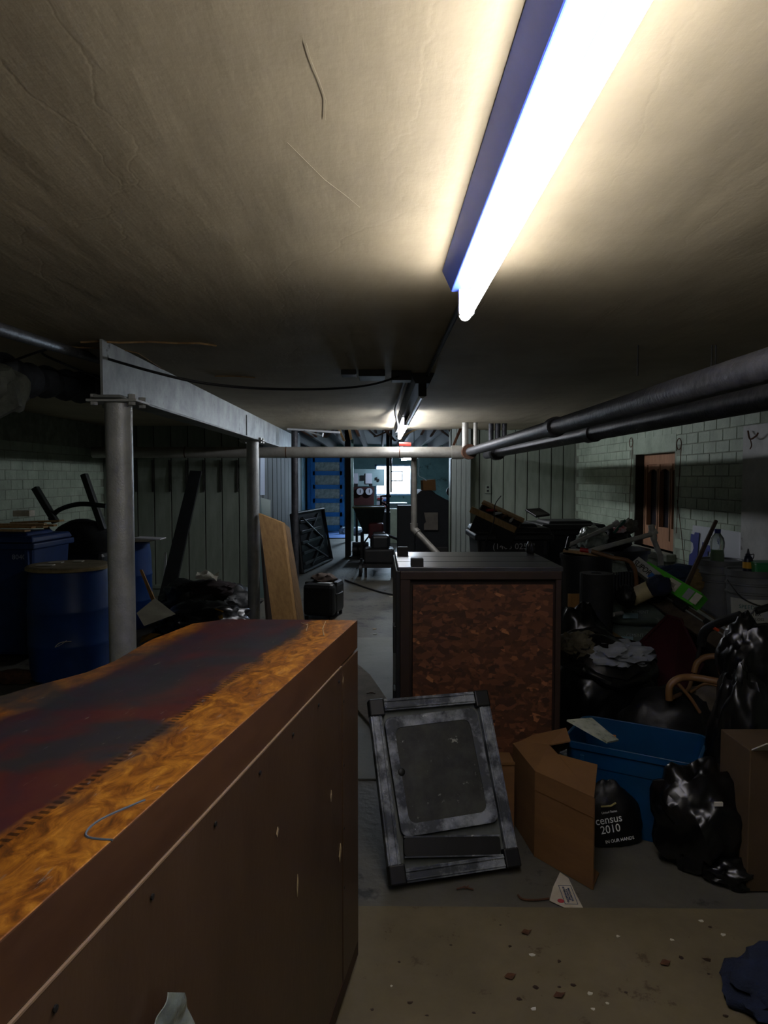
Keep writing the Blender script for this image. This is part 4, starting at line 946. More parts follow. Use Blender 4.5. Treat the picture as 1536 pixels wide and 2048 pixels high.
t, Mg, Lg = longbox('grey and white carton end with black lettering left of the green carton', D(1272, 1128, 4.8), D(1316, 1162, 4.6), .085, .08, mat('white_carton', '#a9aca4', '#8d9089', 8, .7))
_z = Mg.to_3x3() @ V((0, 0, 1)); _z = _z if _z.z > 0 else -_z; _y = Mg.to_3x3() @ V((0, 1, 0)); Mg2 = frame(Mg @ V((0, -.042 if _y.y > 0 else .042, 0)), Mg.to_3x3() @ V((1, 0, 0)), _z)
text('SUPOR', Mg2 @ TR((.10, -.005, .002)), .055, M_dark, t)
MB().box((.195, -.01, .001), (.03, .04, .002), Mg2).build('blue_patch', mat('blue_patch', '#2d5fa0', rough=.7), t, smooth=False)
# cream cylinder in blue-black wrap
t = thing('wrapped_jar', 'cream jar lying in a dark blue bag on the cement sacks', 'jar', D(1270, 1178, 4.6))
MB().tube([D(1262, 1196, 4.5), D(1300, 1178, 4.45)], .055, 24).build('jar', mat('cream', '#b9ac84', '#a39872', 6, .5), t)
vs, fs = blob(D(1252, 1192, 4.42), (.055, .07, .07), 31, .2, 2, .1, 3); obj('bag_left', vs, fs, M_nb, t)
vs, fs = blob(D(1318, 1172, 4.42), (.07, .08, .065), 32, .2, 2, .1, 3); obj('bag_right', vs, fs, mat('navy_cloth', '#141d33', rough=.9), t)
tag(blobobj('navy_jacket', mat('navy_blue', '#22344f', '#1a2840', 9, .9, bump=.4), D(1355, 1150, 5.05), (.20, .12, .07), seed=33, amp=.25), 'dark blue jacket heaped behind the green carton', 'clothes')
tag(blobobj('tan_cushion', mat('tan_cloth', '#8a7448', '#72603c', 9, .9), D(1395, 1160, 5.0), (.12, .1, .09), seed=34, amp=.15), 'tan cushion with pale edge left of the grey bucket', 'cushion')
# cement sacks
p = D(1283, 1240, 4.75)
M_sack = mat('cement_sack', '#5f6b64', '#4d5a52', 5, .85, bump=.4, bscale=14, c3='#7c8277', s3=6, t3=.62)
for k in range(4):
    zz = .58 - k * .155
    x = p.x + (0, -.03, .0, -.02)[k]
    vs, fs = blob((x, 4.8, zz), (.225, .17, .088), 40 + k, .06, 2, .03, 4)
    vs = [V((x + math.copysign(abs((v.x - x) / .225) ** .62 * .225, v.x - x), v.y, zz + math.copysign(abs((v.z - zz) / .09) ** .75 * .085, v.z - zz))) for v in vs]
    s_ = thing('cement_sack', ['topmost grey green cement sack of the stack', 'second cement sack from the top of the stack', 'third cement sack down, in shadow', 'lowest cement sack on the floor'][k], 'sack', (x, 4.8, zz - .085), 'stacked cement sacks')
    obj('sack', vs, fs, M_sack, s_, True, 0, 60)
    MB().box((x - .12, 4.632, zz + .01), (.10, .02, .035)).build('printed_band', mat('sack_band', '#7c9aa0', rough=.8), s_, smooth=False, bevel=.003)
    if k < 2: text('CEMENT', frame((x - .06, 4.62, zz + .035), V((1, 0, 0)), V((0, .25, 1))), .03, mat('sack_ink', '#8d9a94', rough=.8), s_)
tag(MB().tube([D(1226, 1229, 4.5), D(1244, 1226, 4.6)], .014, 10).build('white_pipe_stub', M_pvc), 'white pipe stub poking out left of the cement sacks', 'pipe')
# dark red tub leaning
q = [D(x, y, d) for x, y, d in ((1248, 1318, 4.25), (1335, 1232, 4.45), (1362, 1240, 4.4), (1405, 1330, 4.2), (1345, 1430, 3.9), (1290, 1380, 4.0))]
t = thing('plastic_sledge', 'dark red plastic sledge leaning below the cement sacks', 'sledge', (q[0].x + .2, 4.2, 0))
MB().slab(q, (.01, .05, -.01)).build('sledge_body', mat('dark_red', '#3c0d17', '#300b13', 5, .5), t, smooth=False, bevel=.012)
MB().tube(q + [q[0]], .012, 8).build('rim', mat('dark_red', '#5c1220'), t)
# timber/rail lying across
pa = D(1300, 1178, 4.75); pb = D(1560, 1352, 3.75)
Mp = frame(pa, pb - pa, V((0, 1, .6))); L = (pb - pa).length
t = thing('timber_rail', 'heavy weathered timber with a metal rail lying slanted over the pile', 'timber', (pa + pb) / 2)
MB().box((L / 2, 0, -.02), (L, .15, .05), Mp).build('timber', mat('weathered', '#4e4437', '#3a3228', 6, .8, stretch=(4, 4, 4)), t, smooth=False, bevel=.004)
MB().box((L * .55, .05, .012), (L * .8, .02, .016), Mp).box((L * .55, .012, .010), (L * .8, .010, .012), Mp).build('metal_rail', M_beam, t, smooth=False, bevel=.002)
MB().lathe([(.045, 0), (.06, .0), (.06, .03), (.045, .03)], (0, 0, 0), 20, Mp @ TR((.10, -.01, .005))).build('clamp_ring', M_dark, t)
MB().box((.30, .02, .02), (.10, .05, .04), Mp).build('bracket', M_dark, t, smooth=False, bevel=.004)
MB().box((L * .5, .02, .025), (.06, .03, .03), Mp).build('bracket', M_dark, t, smooth=False, bevel=.004)
t = tag(MB().box((0, 0, 0), (.0001, .0001, .0001)) and MB().tube([D(1363, 1192, 4.45), D(1432, 1042, 4.75)], [.018, .013], 8).build('stick', mat('brown_stick', '#4a3b2d', '#35291f', 8, .7)), 'brown stick poking diagonally up before the bottle', 'stick')
# buckets
def bucket(label, x, y, z0, r, h, m, lidm):
    t = thing('bucket', label, 'bucket', (x, y, z0), 'grey buckets by the brick wall')
    MB().lathe([(r * .86, 0), (r * .96, h * .62), (r * 1.03, h * .63), (r * 1.03, h * .65), (r * .97, h * .66), (r * .98, h * .76), (r * 1.04, h * .77), (r * 1.04, h * .79), (r * .98, h * .8), (r, h * .95)], (x, y, z0), 36).build('shell', m, t)
    MB().lathe([(r * 1.05, h * .90), (r * 1.05, h), (r * .96, h), (r * .94, h - .012), (0.001, h - .012)], (x, y, z0), 36, cap=False).build('lid', lidm, t)
    return t
M_bk = mat('bucket_grey', '#6c6f71', '#5c5f61', 5, .5); M_bl = mat('bucket_lid', '#5a5d5f', '#4b4e50', 6, .5)
p1_ = D(1447, 1120, 4.9); zb1 = p1_.z
bucket('plain grey bucket with a green bottle standing on it', p1_.x, 4.95, zb1 - .40, .150, .40, M_bk, M_bl)
p2_ = D(1512, 1133, 4.45); zb2 = D(1512, 1140, 4.45).z
bk2 = bucket('grey bucket with white paint label, nearest the right edge', p2_.x, 4.5, zb2 - .40, .150, .40, M_bk, M_bl)
# label wraps the front
n_ = 16; vs = []; fs = []
for i in range(n_ + 1):
    a_ = R(-170) + R(120) * i / n_
    for zz, rr in ((zb2 - .40 + .02, .1335), (zb2 - .40 + .225, .1475)): vs.append((p2_.x + rr * math.cos(a_), 4.5 + rr * math.sin(a_), zz))
for i in range(n_): fs.append((2 * i, 2 * i + 2, 2 * i + 3, 2 * i + 1))
obj('paper_label', vs, fs, mat('label_white', '#aeb0a8', '#9c9e94', 6, .7), bk2)
def wraptext(txt, cx, cy, r, z, size, m, par, a0=R(-112)):
    cu = bpy.data.curves.new('t', 'FONT'); cu.body = txt; cu.size = size; cu.extrude = .0004; cu.align_x = 'CENTER'; cu.resolution_u = 2
    to = bpy.data.objects.new('t', cu); C.objects.link(to); bpy.context.view_layer.update()
    me = to.evaluated_get(bpy.context.evaluated_depsgraph_get()).to_mesh()
    vs = [(cx + (r + v.co.z + .001) * math.cos(a0 + v.co.x / r), cy + (r + v.co.z + .001) * math.sin(a0 + v.co.x / r), z + v.co.y) for v in me.vertices]; fs = [tuple(p.vertices) for p in me.polygons]
    to.to_mesh_clear(); bpy.data.objects.remove(to); bpy.data.curves.remove(cu)
    return obj('lettering', vs, fs, m, par, False)
M_teal = mat('teal_ink', '#1f5a56', rough=.7)
zl = zb2 - .40
wraptext('SPEEDHIDE', p2_.x, 4.5, .1475, zl + .165, .034, M_teal, bk2)
wraptext('LATEX', p2_.x, 4.5, .146, zl + .125, .030, M_dark, bk2)
wraptext('SEMI-GLOSS', p2_.x, 4.5, .1445, zl + .095, .024, M_dark, bk2)
wraptext('interior enamel', p2_.x, 4.5, .143, zl + .06, .012, M_dark, bk2)
hp = [(p2_.x - .155, 4.5, zb2 - .07), (p2_.x - .13, 4.36, zb2 - .16), (p2_.x, 4.33, zb2 - .21), (p2_.x + .13, 4.36, zb2 - .16), (p2_.x + .155, 4.5, zb2 - .07)]
MB().tube(arc(hp), .003, 6).build('wire_handle', M_dark, bk2)
# supports below the buckets
t = thing('storage_box', 'dark box holding up the two grey buckets', 'box', (p1_.x, 4.75, 0))
zs = min(zb1, zb2) - .40
MB().box((p1_.x + .03, 4.72, zs / 2 - .001), (.42, .78, zs - .002)).build('carton', mat('dark_carton', '#2b2721', '#201d19', 5, .85), t, smooth=False, bevel=.004)
if zb1 - .4 - zs > .003: MB().box((p1_.x, 4.97, (zs + zb1 - .4) / 2), (.3, .27, zb1 - .4 - zs)).build('spacer', M_dwood, t, smooth=False)
if zb2 - .4 - zs > .003: MB().box((p2_.x, 4.5, (zs + zb2 - .4) / 2), (.3, .27, zb2 - .4 - zs)).build('spacer', M_dwood, t, smooth=False)
# green bottle
bx = D(1437, 1112, 4.85).x; bz = zb1 - .012
t = thing('bottle', 'clear bottle with blue cap and green liquid on the plain grey bucket', 'bottle', (bx, 4.87, bz))
prof = [(.030, 0), (.045, .008), (.046, .05), (.042, .08), (.047, .11), (.047, .14), (.040, .17), (.022, .195), (.018, .205)]
MB().lathe(prof, (bx, 4.87, bz), 28).build('shell', M_glass, t)
MB().lathe([(.020, .202), (.021, .23), (.0, .23)], (bx, 4.87, bz), 20, cap=False).build('cap', mat('cap_blue', '#16266b', rough=.4), t)
MB().lathe([(.028, .003), (.043, .01), (.044, .05), (.040, .08), (.041, .088), (0.001, .088)], (bx, 4.87, bz), 28, cap=False).build('green_liquid', mat('green_liquid', '#3f7a2c', rough=.2), t)
# dark small bottle
bx = D(1499, 1125, 4.45).x; bz = zb2 - .012
t = thing('bottle', 'small black dropper bottle with yellow label on the labelled bucket', 'bottle', (bx, 4.47, bz))
MB().lathe([(.026, 0), (.030, .004), (.030, .075), (.026, .09), (.016, .10), (.016, .112), (.009, .115), (.004, .145)], (bx, 4.47, bz), 24).build('bottle_body', mat('navy_plastic', '#101426', rough=.35), t)
MB().lathe([(.0305, .022), (.0305, .062)], (bx, 4.47, bz), 24, cap=False).build('yellow_label', mat('yellow_label', '#b98a20', rough=.6), t)
MB().tube(arc([(bx + .018, 4.47, bz + .105), (bx + .036, 4.47, bz + .11), (bx + .034, 4.47, bz + .085), (bx + .024, 4.47, bz + .08)]), .003, 6).build('strap', M_dark, t)
# green tray
gx = D(1532, 1130, 4.4).x
t = thing('green_tub', 'small green plastic tub on the labelled bucket, right edge', 'tub', (gx, 4.43, bz))
MB().box((gx + .0, 4.44, bz + .03), (.13, .12, .06), None, taper=(1.12, 1.12)).build('tub', mat('green_tub', '#2f7a4a', rough=.45), t, smooth=False, bevel=.006)
MB().box((gx + .0, 4.44, bz + .064), (.155, .145, .008)).build('rim', mat('green_tub', '#2f7a4a'), t, smooth=False, bevel=.002)
# letter sign against the wall
sy0 = XX(1478, 1100, XR - .05); sy1 = XX(1381, 1100, XR - .05)
zt3 = XX(1381, 1050, XR - .05).z; zb3 = zt3 - .58
t = thing('letter_sign', 'white sign board with large cut-off dark blue letters against the brick wall', 'sign', (XR - .05, (sy0.y + sy1.y) / 2, zb3))
MB().slab([(XR - .07, sy0.y, zb3), (XR - .07, sy1.y, zb3), (XR - .035, sy1.y, zt3), (XR - .035, sy0.y, zt3 - .0)], (.008, 0, 0)).build('board', mat('sign_white', '#b4b8be', rough=.5), t, smooth=False)
MB().box((XR - .03, sy0.y - .0, (zb3 + zt3) / 2), (.03, .03, zt3 - zb3)).build('edge_strip', M_sock, t, smooth=False)
M_sb = mat('sign_blue', '#1d2c78', rough=.5)
# letters lie on the board: frame with x along -Y (towards the viewer), y up
nn = V((-.58, 0, -.035)).normalized()
Msn = frame((XR - .055, sy1.y, (zt3 + zb3) / 2), V((0, -1, 0)), V((.035 / .58, 0, 1)))
def sl(poly, name='letter'): MB().slab([Msn @ V((x, y, .018 if False else 0)) for x, y in poly], tuple(Msn.to_3x3() @ V((0, 0, .003)))).build(name, M_sb, t, smooth=False)
SW = abs(sy0.y - sy1.y)
# offset outward
Msn = Msn @ TR((0, 0, .004))
h2 = (zt3 - zb3) / 2
# left: cut letter with a bowl, right: P-like form
sl([(.0, .215), (.06, .215), (.07, .235), (.15, .235), (.15, -.28), (0.0, -.28), (0, .04), (.05, .06), (.07, .10), (.05, .14), (0, .155)])
sl([(.22, .165), (.28, .165), (.29, .15), (.50, .15), (.50, .06), (.44, .03), (.44, .07), (.40, .10), (.33, .10), (.33, .05), (.38, .035), (.44, .03), (.40, .0), (.28, -.01), (.22, .03)])

# shuttered window in the right wall
W1 = thing  # placeholder name kept short
xin = XR + .11
w1 = struct(MB().box((xin + .04, (WY0 + WY1) / 2, (WZ0 + WZ1) / 2), (.02, WY1 - WY0, WZ1 - WZ0)).build('window_1', mat('dark_glazing', '#26262c', rough=.3), smooth=False))
M_shut = mat('shutter_wood', '#a3785a', '#8b6348', 6, .65, stretch=(3, 3, .6), c3='#5a4031', s3=12, t3=.66)
M_shd = mat('shutter_dark', '#86634a', '#70523c', 6, .7)
yy0, yy1 = WY0, WY1; ww = yy1 - yy0; hh = WZ1 - WZ0
for yc, wd in ((yy1 - .05, .08), (yy1 - ww * .39, .07), (yy1 - ww * .70, .07), (yy0 + .03, .05)):
    MB().box((xin, yc, (WZ0 + WZ1) / 2), (.05, wd, hh)).build('stile', M_shut, w1, smooth=False, bevel=.004)
    MB().box((xin - .028, yc, (WZ0 + WZ1) / 2 - .03), (.008, wd * .35, hh - .24)).build('moulding', M_shd, w1, smooth=False)
MB().box((xin, (yy0 + yy1) / 2, WZ1 - .05), (.048, ww, .11)).build('top_rail', M_shut, w1, smooth=False, bevel=.004)
MB().box((xin, (yy0 + yy1) / 2, WZ0 + .10), (.048, ww, .22)).build('bottom_rail', M_shut, w1, smooth=False, bevel=.004)
for yc in (yy1 - ww * .245, yy1 - ww * .545, yy1 - ww * .85):
    # ragged arch heads
    MB().slab([(xin - .015, yc + .14, WZ1 - .10), (xin - .015, yc + .14, WZ1 - .19), (xin - .015, yc + .08, WZ1 - .16), (xin - .015, yc, WZ1 - .15), (xin - .015, yc - .08, WZ1 - .17), (xin - .015, yc - .13, WZ1 - .20), (xin - .015, yc - .13, WZ1 - .10)], (.02, 0, 0)).build('arch_head', M_shut, w1, smooth=False)
# dark far jamb, sill, lintel
struct(MB().box((XR + .14, WY1 + .004, (WZ0 + WZ1) / 2), (.28, .02, hh)).build('trim_3', mat('jamb_dark', '#3c3b35', '#2a2924', 8, .85), smooth=False))
struct(MB().box((XR + .02, (WY0 + WY1) / 2 - .02, WZ0 - .035), (.22, ww + .10, .07)).build('trim_4', mat('sill_paint', '#99a094', '#6d6f64', 7, .7), smooth=False, bevel=.01))
struct(MB().box((XR + .10, (WY0 + WY1) / 2 + .0, WZ1 + .085), (.22, ww + .08, .16)).build('trim_5', M_mint, smooth=False, bevel=.004))
# wires and rings near the window
for k, (px, py) in enumerate(((1262, 885), (1358, 888))):
    c = XX(px, py, XR - .02); rr = .05
    pts = [c + V((0, rr * math.cos(w), rr * math.sin(w))) for w in [2 * math.pi * i / 16 for i in range(17)]]
    e = XX(px + (4, -6)[k], (1060, 1000)[k], XR - .02)
    tag(MB().tube(pts, .004, 6, cap=False).tube(arc([c + V((0, -rr, 0)), c + V((0, -rr * .6, -.2)), V((XR - .02, c.y + .0, c.z - .5)), V((XR - .02, c.y + .02, 1.0))]), .003, 6).build('wire_loop', M_rust), ['looped wire hanging from the wall left of the shuttered window', 'looped wire hanging at the right upper corner of the shuttered window'][k], 'wire')
tag(MB().tube(arc([XX(1354, 1000, XR - .015), XX(1362, 1060, XR - .02), XX(1370, 1140, XR - .02)]), .003, 6).build('hanging_wire', M_rust), 'thin wire running down the bricks right of the shuttered window', 'wire')
tag(MB().tube(arc([XX(1496, 862, XR - .1), XX(1500, 878, XR - .12), XX(1512, 872, XR - .12), XX(1516, 866, XR - .12)]), .006, 6).tube(arc([XX(1500, 876, XR - .12), XX(1503, 890, XR - .12), XX(1500, 898, XR - .12)]), .004, 6).build('iron_hook', M_rust), 'rusty iron hook on top of the stained white door post', 'hook')
# white stained post at the right edge
yd = XX(1488, 900, XR - .07).y; zd = XX(1490, 852, XR - .07).z
struct(MB().box((XR - .04, yd - .55, zd / 2), (.08, 1.1, zd)).build('door_1', M_white, smooth=False, bevel=.004))

# mower handle
t = thing('mower_handle', 'bent black handlebar with foam grip and cables, right of the cane chair', 'handle', D(1400, 1400, 3.7))
MB().tube(arc([D(1372, 1400, 3.75), D(1388, 1345, 3.72), D(1398, 1300, 3.7), D(1410, 1262, 3.66), D(1440, 1245, 3.6), D(1480, 1232, 3.52)]), .010, 10).build('bar', M_dark, t)
MB().tube(arc([D(1402, 1290, 3.69), D(1410, 1262, 3.66), D(1440, 1245, 3.6), D(1482, 1231, 3.52)]), .024, 14).build('foam_grip', M_black, t)
MB().tube(arc([D(1483, 1232, 3.5), D(1500, 1230, 3.5), D(1515, 1215, 3.5), D(1548, 1210, 3.5)]), .004, 6).build('cable', M_cable, t)
MB().tube([D(1512, 1222, 3.5), D(1545, 1212, 3.5)], .018, 10).build('end_grip', M_black, t)
MB().tube([D(1428, 1256, 3.6), D(1437, 1261, 3.6)], .008, 8).build('orange_button', mat('orange_plastic', '#b0401c', rough=.5), t)

# cane chair
M_cane = mat('bentwood', '#7d5c38', '#694a2b', 5, .5)
t = thing('cane_chair', 'bentwood cane armchair with grey seat, half buried in bags', 'chair', (D(1430, 1450, 3.3).x, 3.4, 0))
MB().tube(arc([D(1338, 1400, 3.3), D(1340, 1372, 3.3), D(1358, 1357, 3.3), D(1385, 1355, 3.3), D(1430, 1362, 3.25), D(1505, 1376, 3.2)]), .017, 12).build('front_arm', M_cane, t)
MB().tube(arc([D(1388, 1345, 3.7), D(1395, 1325, 3.7), D(1412, 1314, 3.7), D(1440, 1312, 3.68)]), .016, 12).build('rear_arm', M_cane, t)
MB().tube(arc([D(1345, 1395, 3.32), D(1375, 1380, 3.5), D(1385, 1350, 3.7)]), .010, 10).build('side_rail', M_cane, t)
MB().tube(arc([D(1355, 1366, 3.3), D(1380, 1395, 3.3), D(1400, 1425, 3.3)]), .008, 10).build('brace', M_cane, t)
MB().tube(arc([D(1432, 1445, 3.2), D(1440, 1415, 3.2), D(1470, 1395, 3.2), D(1505, 1386, 3.2)]), .009, 10).build('brace', M_cane, t)
MB().tube(arc([D(1380, 1385, 3.4), D(1410, 1368, 3.4), D(1440, 1375, 3.35), D(1470, 1400, 3.3)]), .007, 10).build('brace', M_cane, t)
vs, fs = blob(D(1440, 1425, 3.62), (.24, .18, .13), 51, .12, 2, .05, 4); obj('seat_cushion', vs, fs, mat('grey_brown_cloth', '#6f665a', '#585048', 7, .9, bump=.4), t)
for x_, y_ in ((-.2, -.15), (.2, -.15), (-.2, .2), (.2, .2)):
    c = D(1440, 1425, 3.62); MB().tube([(c.x + x_, c.y + y_, .0), (c.x + x_ * .95, c.y + y_ * .95, c.z)], .015, 10).build('leg', M_cane, t)
for k, (px, py) in enumerate(((1465, 1468), (1470, 1482))):
    MB().tube([D(px - 10, py, 3.15), D(px + 30, py + 2, 3.15)], .012, 10).build('seat_rail', M_cane, t)

# ================================================================== LEFT SIDE
def drum(label, c, h, r, m, lid=True):
    t = thing('plastic_drum', label, 'barrel', c, 'blue plastic drums at left')
    pr = [(r * .86, 0), (r * .95, .03), (r * .98, h * .2)]
    for zz in (h * .33, h * .62):
        pr += [(r * 1.0, zz - .02), (r * 1.015, zz - .008), (r * 1.015, zz + .008), (r * 1.0, zz + .02)]
    pr += [(r * .98, h * .85), (r * .93, h * .96), (r * .93, h)]
    MB().lathe(pr, c, 48).build('shell', m, t)
    if lid:
        MB().lathe([(r * .97, h - .035), (r * 1.0, h - .03), (r * 1.0, h - .005), (r * .97, h), (r * .90, h + .002), (r * .86, h + .001), (0.001, h + .003)], c, 48, cap=False).build('lid', mat('drum_lid', '#8d8068', '#73684f', 9, .6, c3='#4b4233', s3=12, t3=.66), t)
        MB().lathe([(r * .985, h - .034), (r * 1.03, h - .03), (r * 1.03, h - .012), (r * .985, h - .008)], c, 48, cap=False).build('clamp_ring', mat('ring_tan', '#a39067', '#7f6f4c', 9, .5, .3), t)
    return t
# nearest drum
hd = D(140, 1128, 5.3).z
dx = D(139, 1200, 5.3).x
drum('nearest blue plastic drum with tan clamped lid and scrap papers on it', (dx, 5.3, 0), hd, .288, M_blue)
for k, (px, py, w_, rz) in enumerate(((106, 1127, .12, .1), (140, 1118, .10, -.2), (193, 1113, .07, .3))):
    p = Z(px, py, hd + .004); tag(MB().box((p.x, 5.3 + (.0, .05, .12)[k] - (.12, 0, 0)[k], hd + .007), (w_, .05, .006), None).build('paper_scrap', M_paper, smooth=False), ['long paper scrap on the front of the drum lid', 'flat paper scrap in the middle of the drum lid', 'small paper scrap at the rear right of the drum lid'][k], 'paper', 'papers on the drum lid')
MB_ = MB().tube(arc([(dx + .02, 5.005, .30), (dx + .06, 5.005, .33), (dx + .13, 5.02, .335)]), .003, 5).tube(arc([(dx + .02, 5.003, .295), (dx + .07, 5.003, .32), (dx + .10, 5.01, .345)]), .002, 5)
tag(MB_.build('tape_strand', M_paper), 'wisp of pale string stuck to the front of the nearest blue drum', 'string')
p = D(262, 1150, 7.0); drum('second blue drum behind the thick column with papers on its lid', (D(252, 1150, 7.1).x, 7.1, 0), D(262, 1083, 7.1).z, .25, M_blue, False)
tag(MB().box((D(262, 1080, 7.0).x, 7.05, D(262, 1079, 7.05).z), (.44, .3, .02)).build('paper_stack', M_paper, smooth=False), 'stack of papers on the blue drum behind the column', 'paper')
tag(MB().slab([D(266, 1076, 6.9), D(320, 1078, 6.9), D(320, 1080, 6.9), D(266, 1079, 6.9)], (0, .2, 0)).build('white_board', M_sock, smooth=False), 'thin white board sticking out to the right over the rear drum', 'board')
# blue recycling cart
hc = D(40, 1063, 5.7).z
cxx = D(18, 1200, 5.75).x
wheelie('blue wheeled recycling cart at the left edge with wood scraps on its lid', (cxx, 5.95, 0), .56, .6, hc, M_cart, R(-4), None, None)
text('80400', frame((cxx + .16, 5.635, hc - .20), V((1, 0, 0)), V((0, 0, 1))), .055, mat('serial_pale', '#9fa8bc', rough=.7), [o for o in C.objects if o.get('label', '').startswith('blue wheeled')][0])
random.seed(21)
for k in range(6):
    x0 = cxx - .30 + k * .02; yy = 5.70 + k * .09; zz = hc + .012 + (k % 3) * .017
    a_ = random.uniform(-.2, .2)
    tag(MB().box((0, 0, 0), (random.uniform(.42, .56), .075, .014), TR((x0 + .25, yy, zz + .005 * (k % 2)), a_, 0, random.uniform(-.05, .05))).build('wood_slat', [M_wood, M_ply, M_wood][k % 3], smooth=False, bevel=.001),
        ['frontmost scrap slat of the pile on the blue cart lid', 'second scrap slat from the front on the blue cart lid', 'third scrap slat from the front, raised on the others', 'fourth scrap slat from the front on the blue cart lid', 'fifth scrap slat, just before the rearmost on the blue cart', 'rearmost and highest scrap slat on the blue cart lid'][k], 'wood', 'scrap slats on the blue cart')
tag(MB().box((D(42, 1027, 6.0).x, 6.05, D(42, 1027, 6.0).z), (.14, .10, .05)).build('small_carton', M_paper, smooth=False, bevel=.003), 'small pale box standing behind the wood scraps on the blue cart', 'box')
# overturned black chair on the drums
t = thing('office_chair', 'black armchair turned upside down behind the nearest blue drum', 'chair', D(165, 1110, 6.55))
q = D(165, 1070, 6.55)
vs, fs = blob((q.x, q.y, q.z - .04), (.27, .19, .19), 60, .05, 2, .0, 4); obj('seat', vs, fs, mat('black_cloth', '#131415', '#1c1d1e', 20, .95), t)
MB().box((q.x + .02, q.y + .0, q.z - .53), (.44, .30, .76)).build('seat_base', M_black, t, smooth=False, bevel=.04)
M_dgr = mat('dark_green_plastic', '#1d2621', '#171d1a', 7, .5)
for (p0_, p1_x) in (((70, 975), (112, 1045)), ((168, 948), (207, 1060))):
    a_, b_ = D(*p0_, 6.5), D(*p1_x, 6.5)
    M_ = frame(a_, b_ - a_, V((0, 1, 0))); L = (b_ - a_).length
    MB().box((L / 2, 0, 0), (L, .07, .055), M_).build('leg', M_dgr, t, smooth=False, bevel=.008)
MB().tube(arc([D(100, 1040, 6.5), D(118, 1020, 6.5), D(160, 1008, 6.45), D(212, 1012, 6.45)]), .022, 10).build('arm_rail', M_dgr, t)
MB().tube(arc([D(78, 1045, 6.45), D(95, 1058, 6.45), D(110, 1090, 6.45), D(118, 1110, 6.45)]), .022, 10).build('arm_rail', M_black, t)
# black plank leaning on the left panelling
t = tag(MB().slab([D(382, 941, 8.75), D(405, 942, 8.75), D(345, 1214, 8.2), D(314, 1214, 8.2)], (0, -.05, 0)).build('black_plank', M_black, smooth=False, bevel=.003), 'tall black plank leaning askew on the left panelled wall', 'plank')
tag(MB().slab([D(330, 1105, 8.5), D(334, 1104, 8.5), D(330, 1206, 8.4), D(326, 1206, 8.4)], (0, -.02, 0)).build('white_lath', M_sock, smooth=False), 'short white lath at the foot of the black plank', 'lath')
# heap of bags and debris below
M_dk = mat('debris_black', '#0d0d0f', '#161616', 9, .5, bump=.5, bscale=12)
tbag('black heap of bags under the black plank', (D(385, 1210, 7.4).x, 7.4, .14), (.34, .28, .27), 61, m=M_dk, flat=.004)
tbag('glossy black bag with gold glints behind the cabinet corner', (D(400, 1240, 6.4).x, 6.6, .10), (.42, .30, .22), 62, flat=.004)
tbag('low black bag between the steel columns against the wall', (D(445, 1225, 7.6).x, 7.7, .12), (.35, .28, .20), 63, m=M_dk, flat=.004)
tbag('dark red-brown cloth heap on the bags before the left panelling', (D(405, 1180, 7.2).x, 7.4, D(405, 1185, 7.2).z), (.26, .2, .10), 64, m=mat('maroon_cloth', '#2c1d1c', '#1e1615', 9, .9), name='cloth_heap', cat='cloth')
sheet('newspaper', M_paper, [D(390, 1160, 7.2), D(432, 1165, 7.2), D(438, 1152, 7.4), D(395, 1150, 7.4)], None, 8, 8, .06, .003, 5, 14)
tag([o for o in C.objects if o.name.startswith('newspaper')][0], 'crumpled newspaper on top of the cloth heap', 'paper')
tag(MB().slab([D(273, 1226, 5.9), D(310, 1196, 6.3), D(351, 1228, 6.1), D(288, 1252, 5.7)], (0, .01, -.004)).build('cardboard_sheet', mat('card_grey', '#6f6a58', '#5d5848', 5, .9), smooth=False), 'tilted grey cardboard sheet right of the thick column', 'cardboard')
tag(MB().slab([D(279, 1140, 6.6), D(284, 1140, 6.6), D(310, 1200, 6.4), D(303, 1202, 6.4)], (0, .02, 0)).build('thin_board', M_ply, smooth=False), 'thin brown board propped between column and black plank', 'board')
tag(MB().slab([D(284, 1272, 5.2), D(302, 1266, 5.2), D(322, 1268, 5.2), D(278, 1287, 5.1)], (0, .01, -.003)).build('gold_foil', mat('gold_foil', '#c79a3c', rough=.25, metal=.9), smooth=False), 'scrap of gold foil glinting just above the cabinet edge', 'foil')
tag(MB().slab([D(430, 1216, 6.4), D(448, 1222, 6.4), D(446, 1224, 6.4), D(430, 1219, 6.4)], (0, .01, -.003)).slab([D(436, 1232, 6.35), D(445, 1229, 6.35), D(446, 1237, 6.3), D(438, 1238, 6.3)], (0, .01, -.003)).build('gold_foil', mat('gold_foil', '#c79a3c'), smooth=False), 'second gold foil glint on the black bags near the rear column', 'foil')
tag(blobobj('brown_rag', M_rust, (Z(30, 1365, 0).x, Z(30, 1365, 0).y, .04), (.16, .08, .05), seed=70, sub=3, amp=.4, flat=.003), 'brown rag on the floor at the foot of the blue cart', 'rag')
tag(blobobj('dark_scrap', M_dwood, (D(255, 1306, 3.8).x - .02, 3.62, .03), (.06, .04, .05), seed=71, sub=3, amp=.3, flat=.003), 'dark crumb of debris at the foot of the thick column', 'scrap')

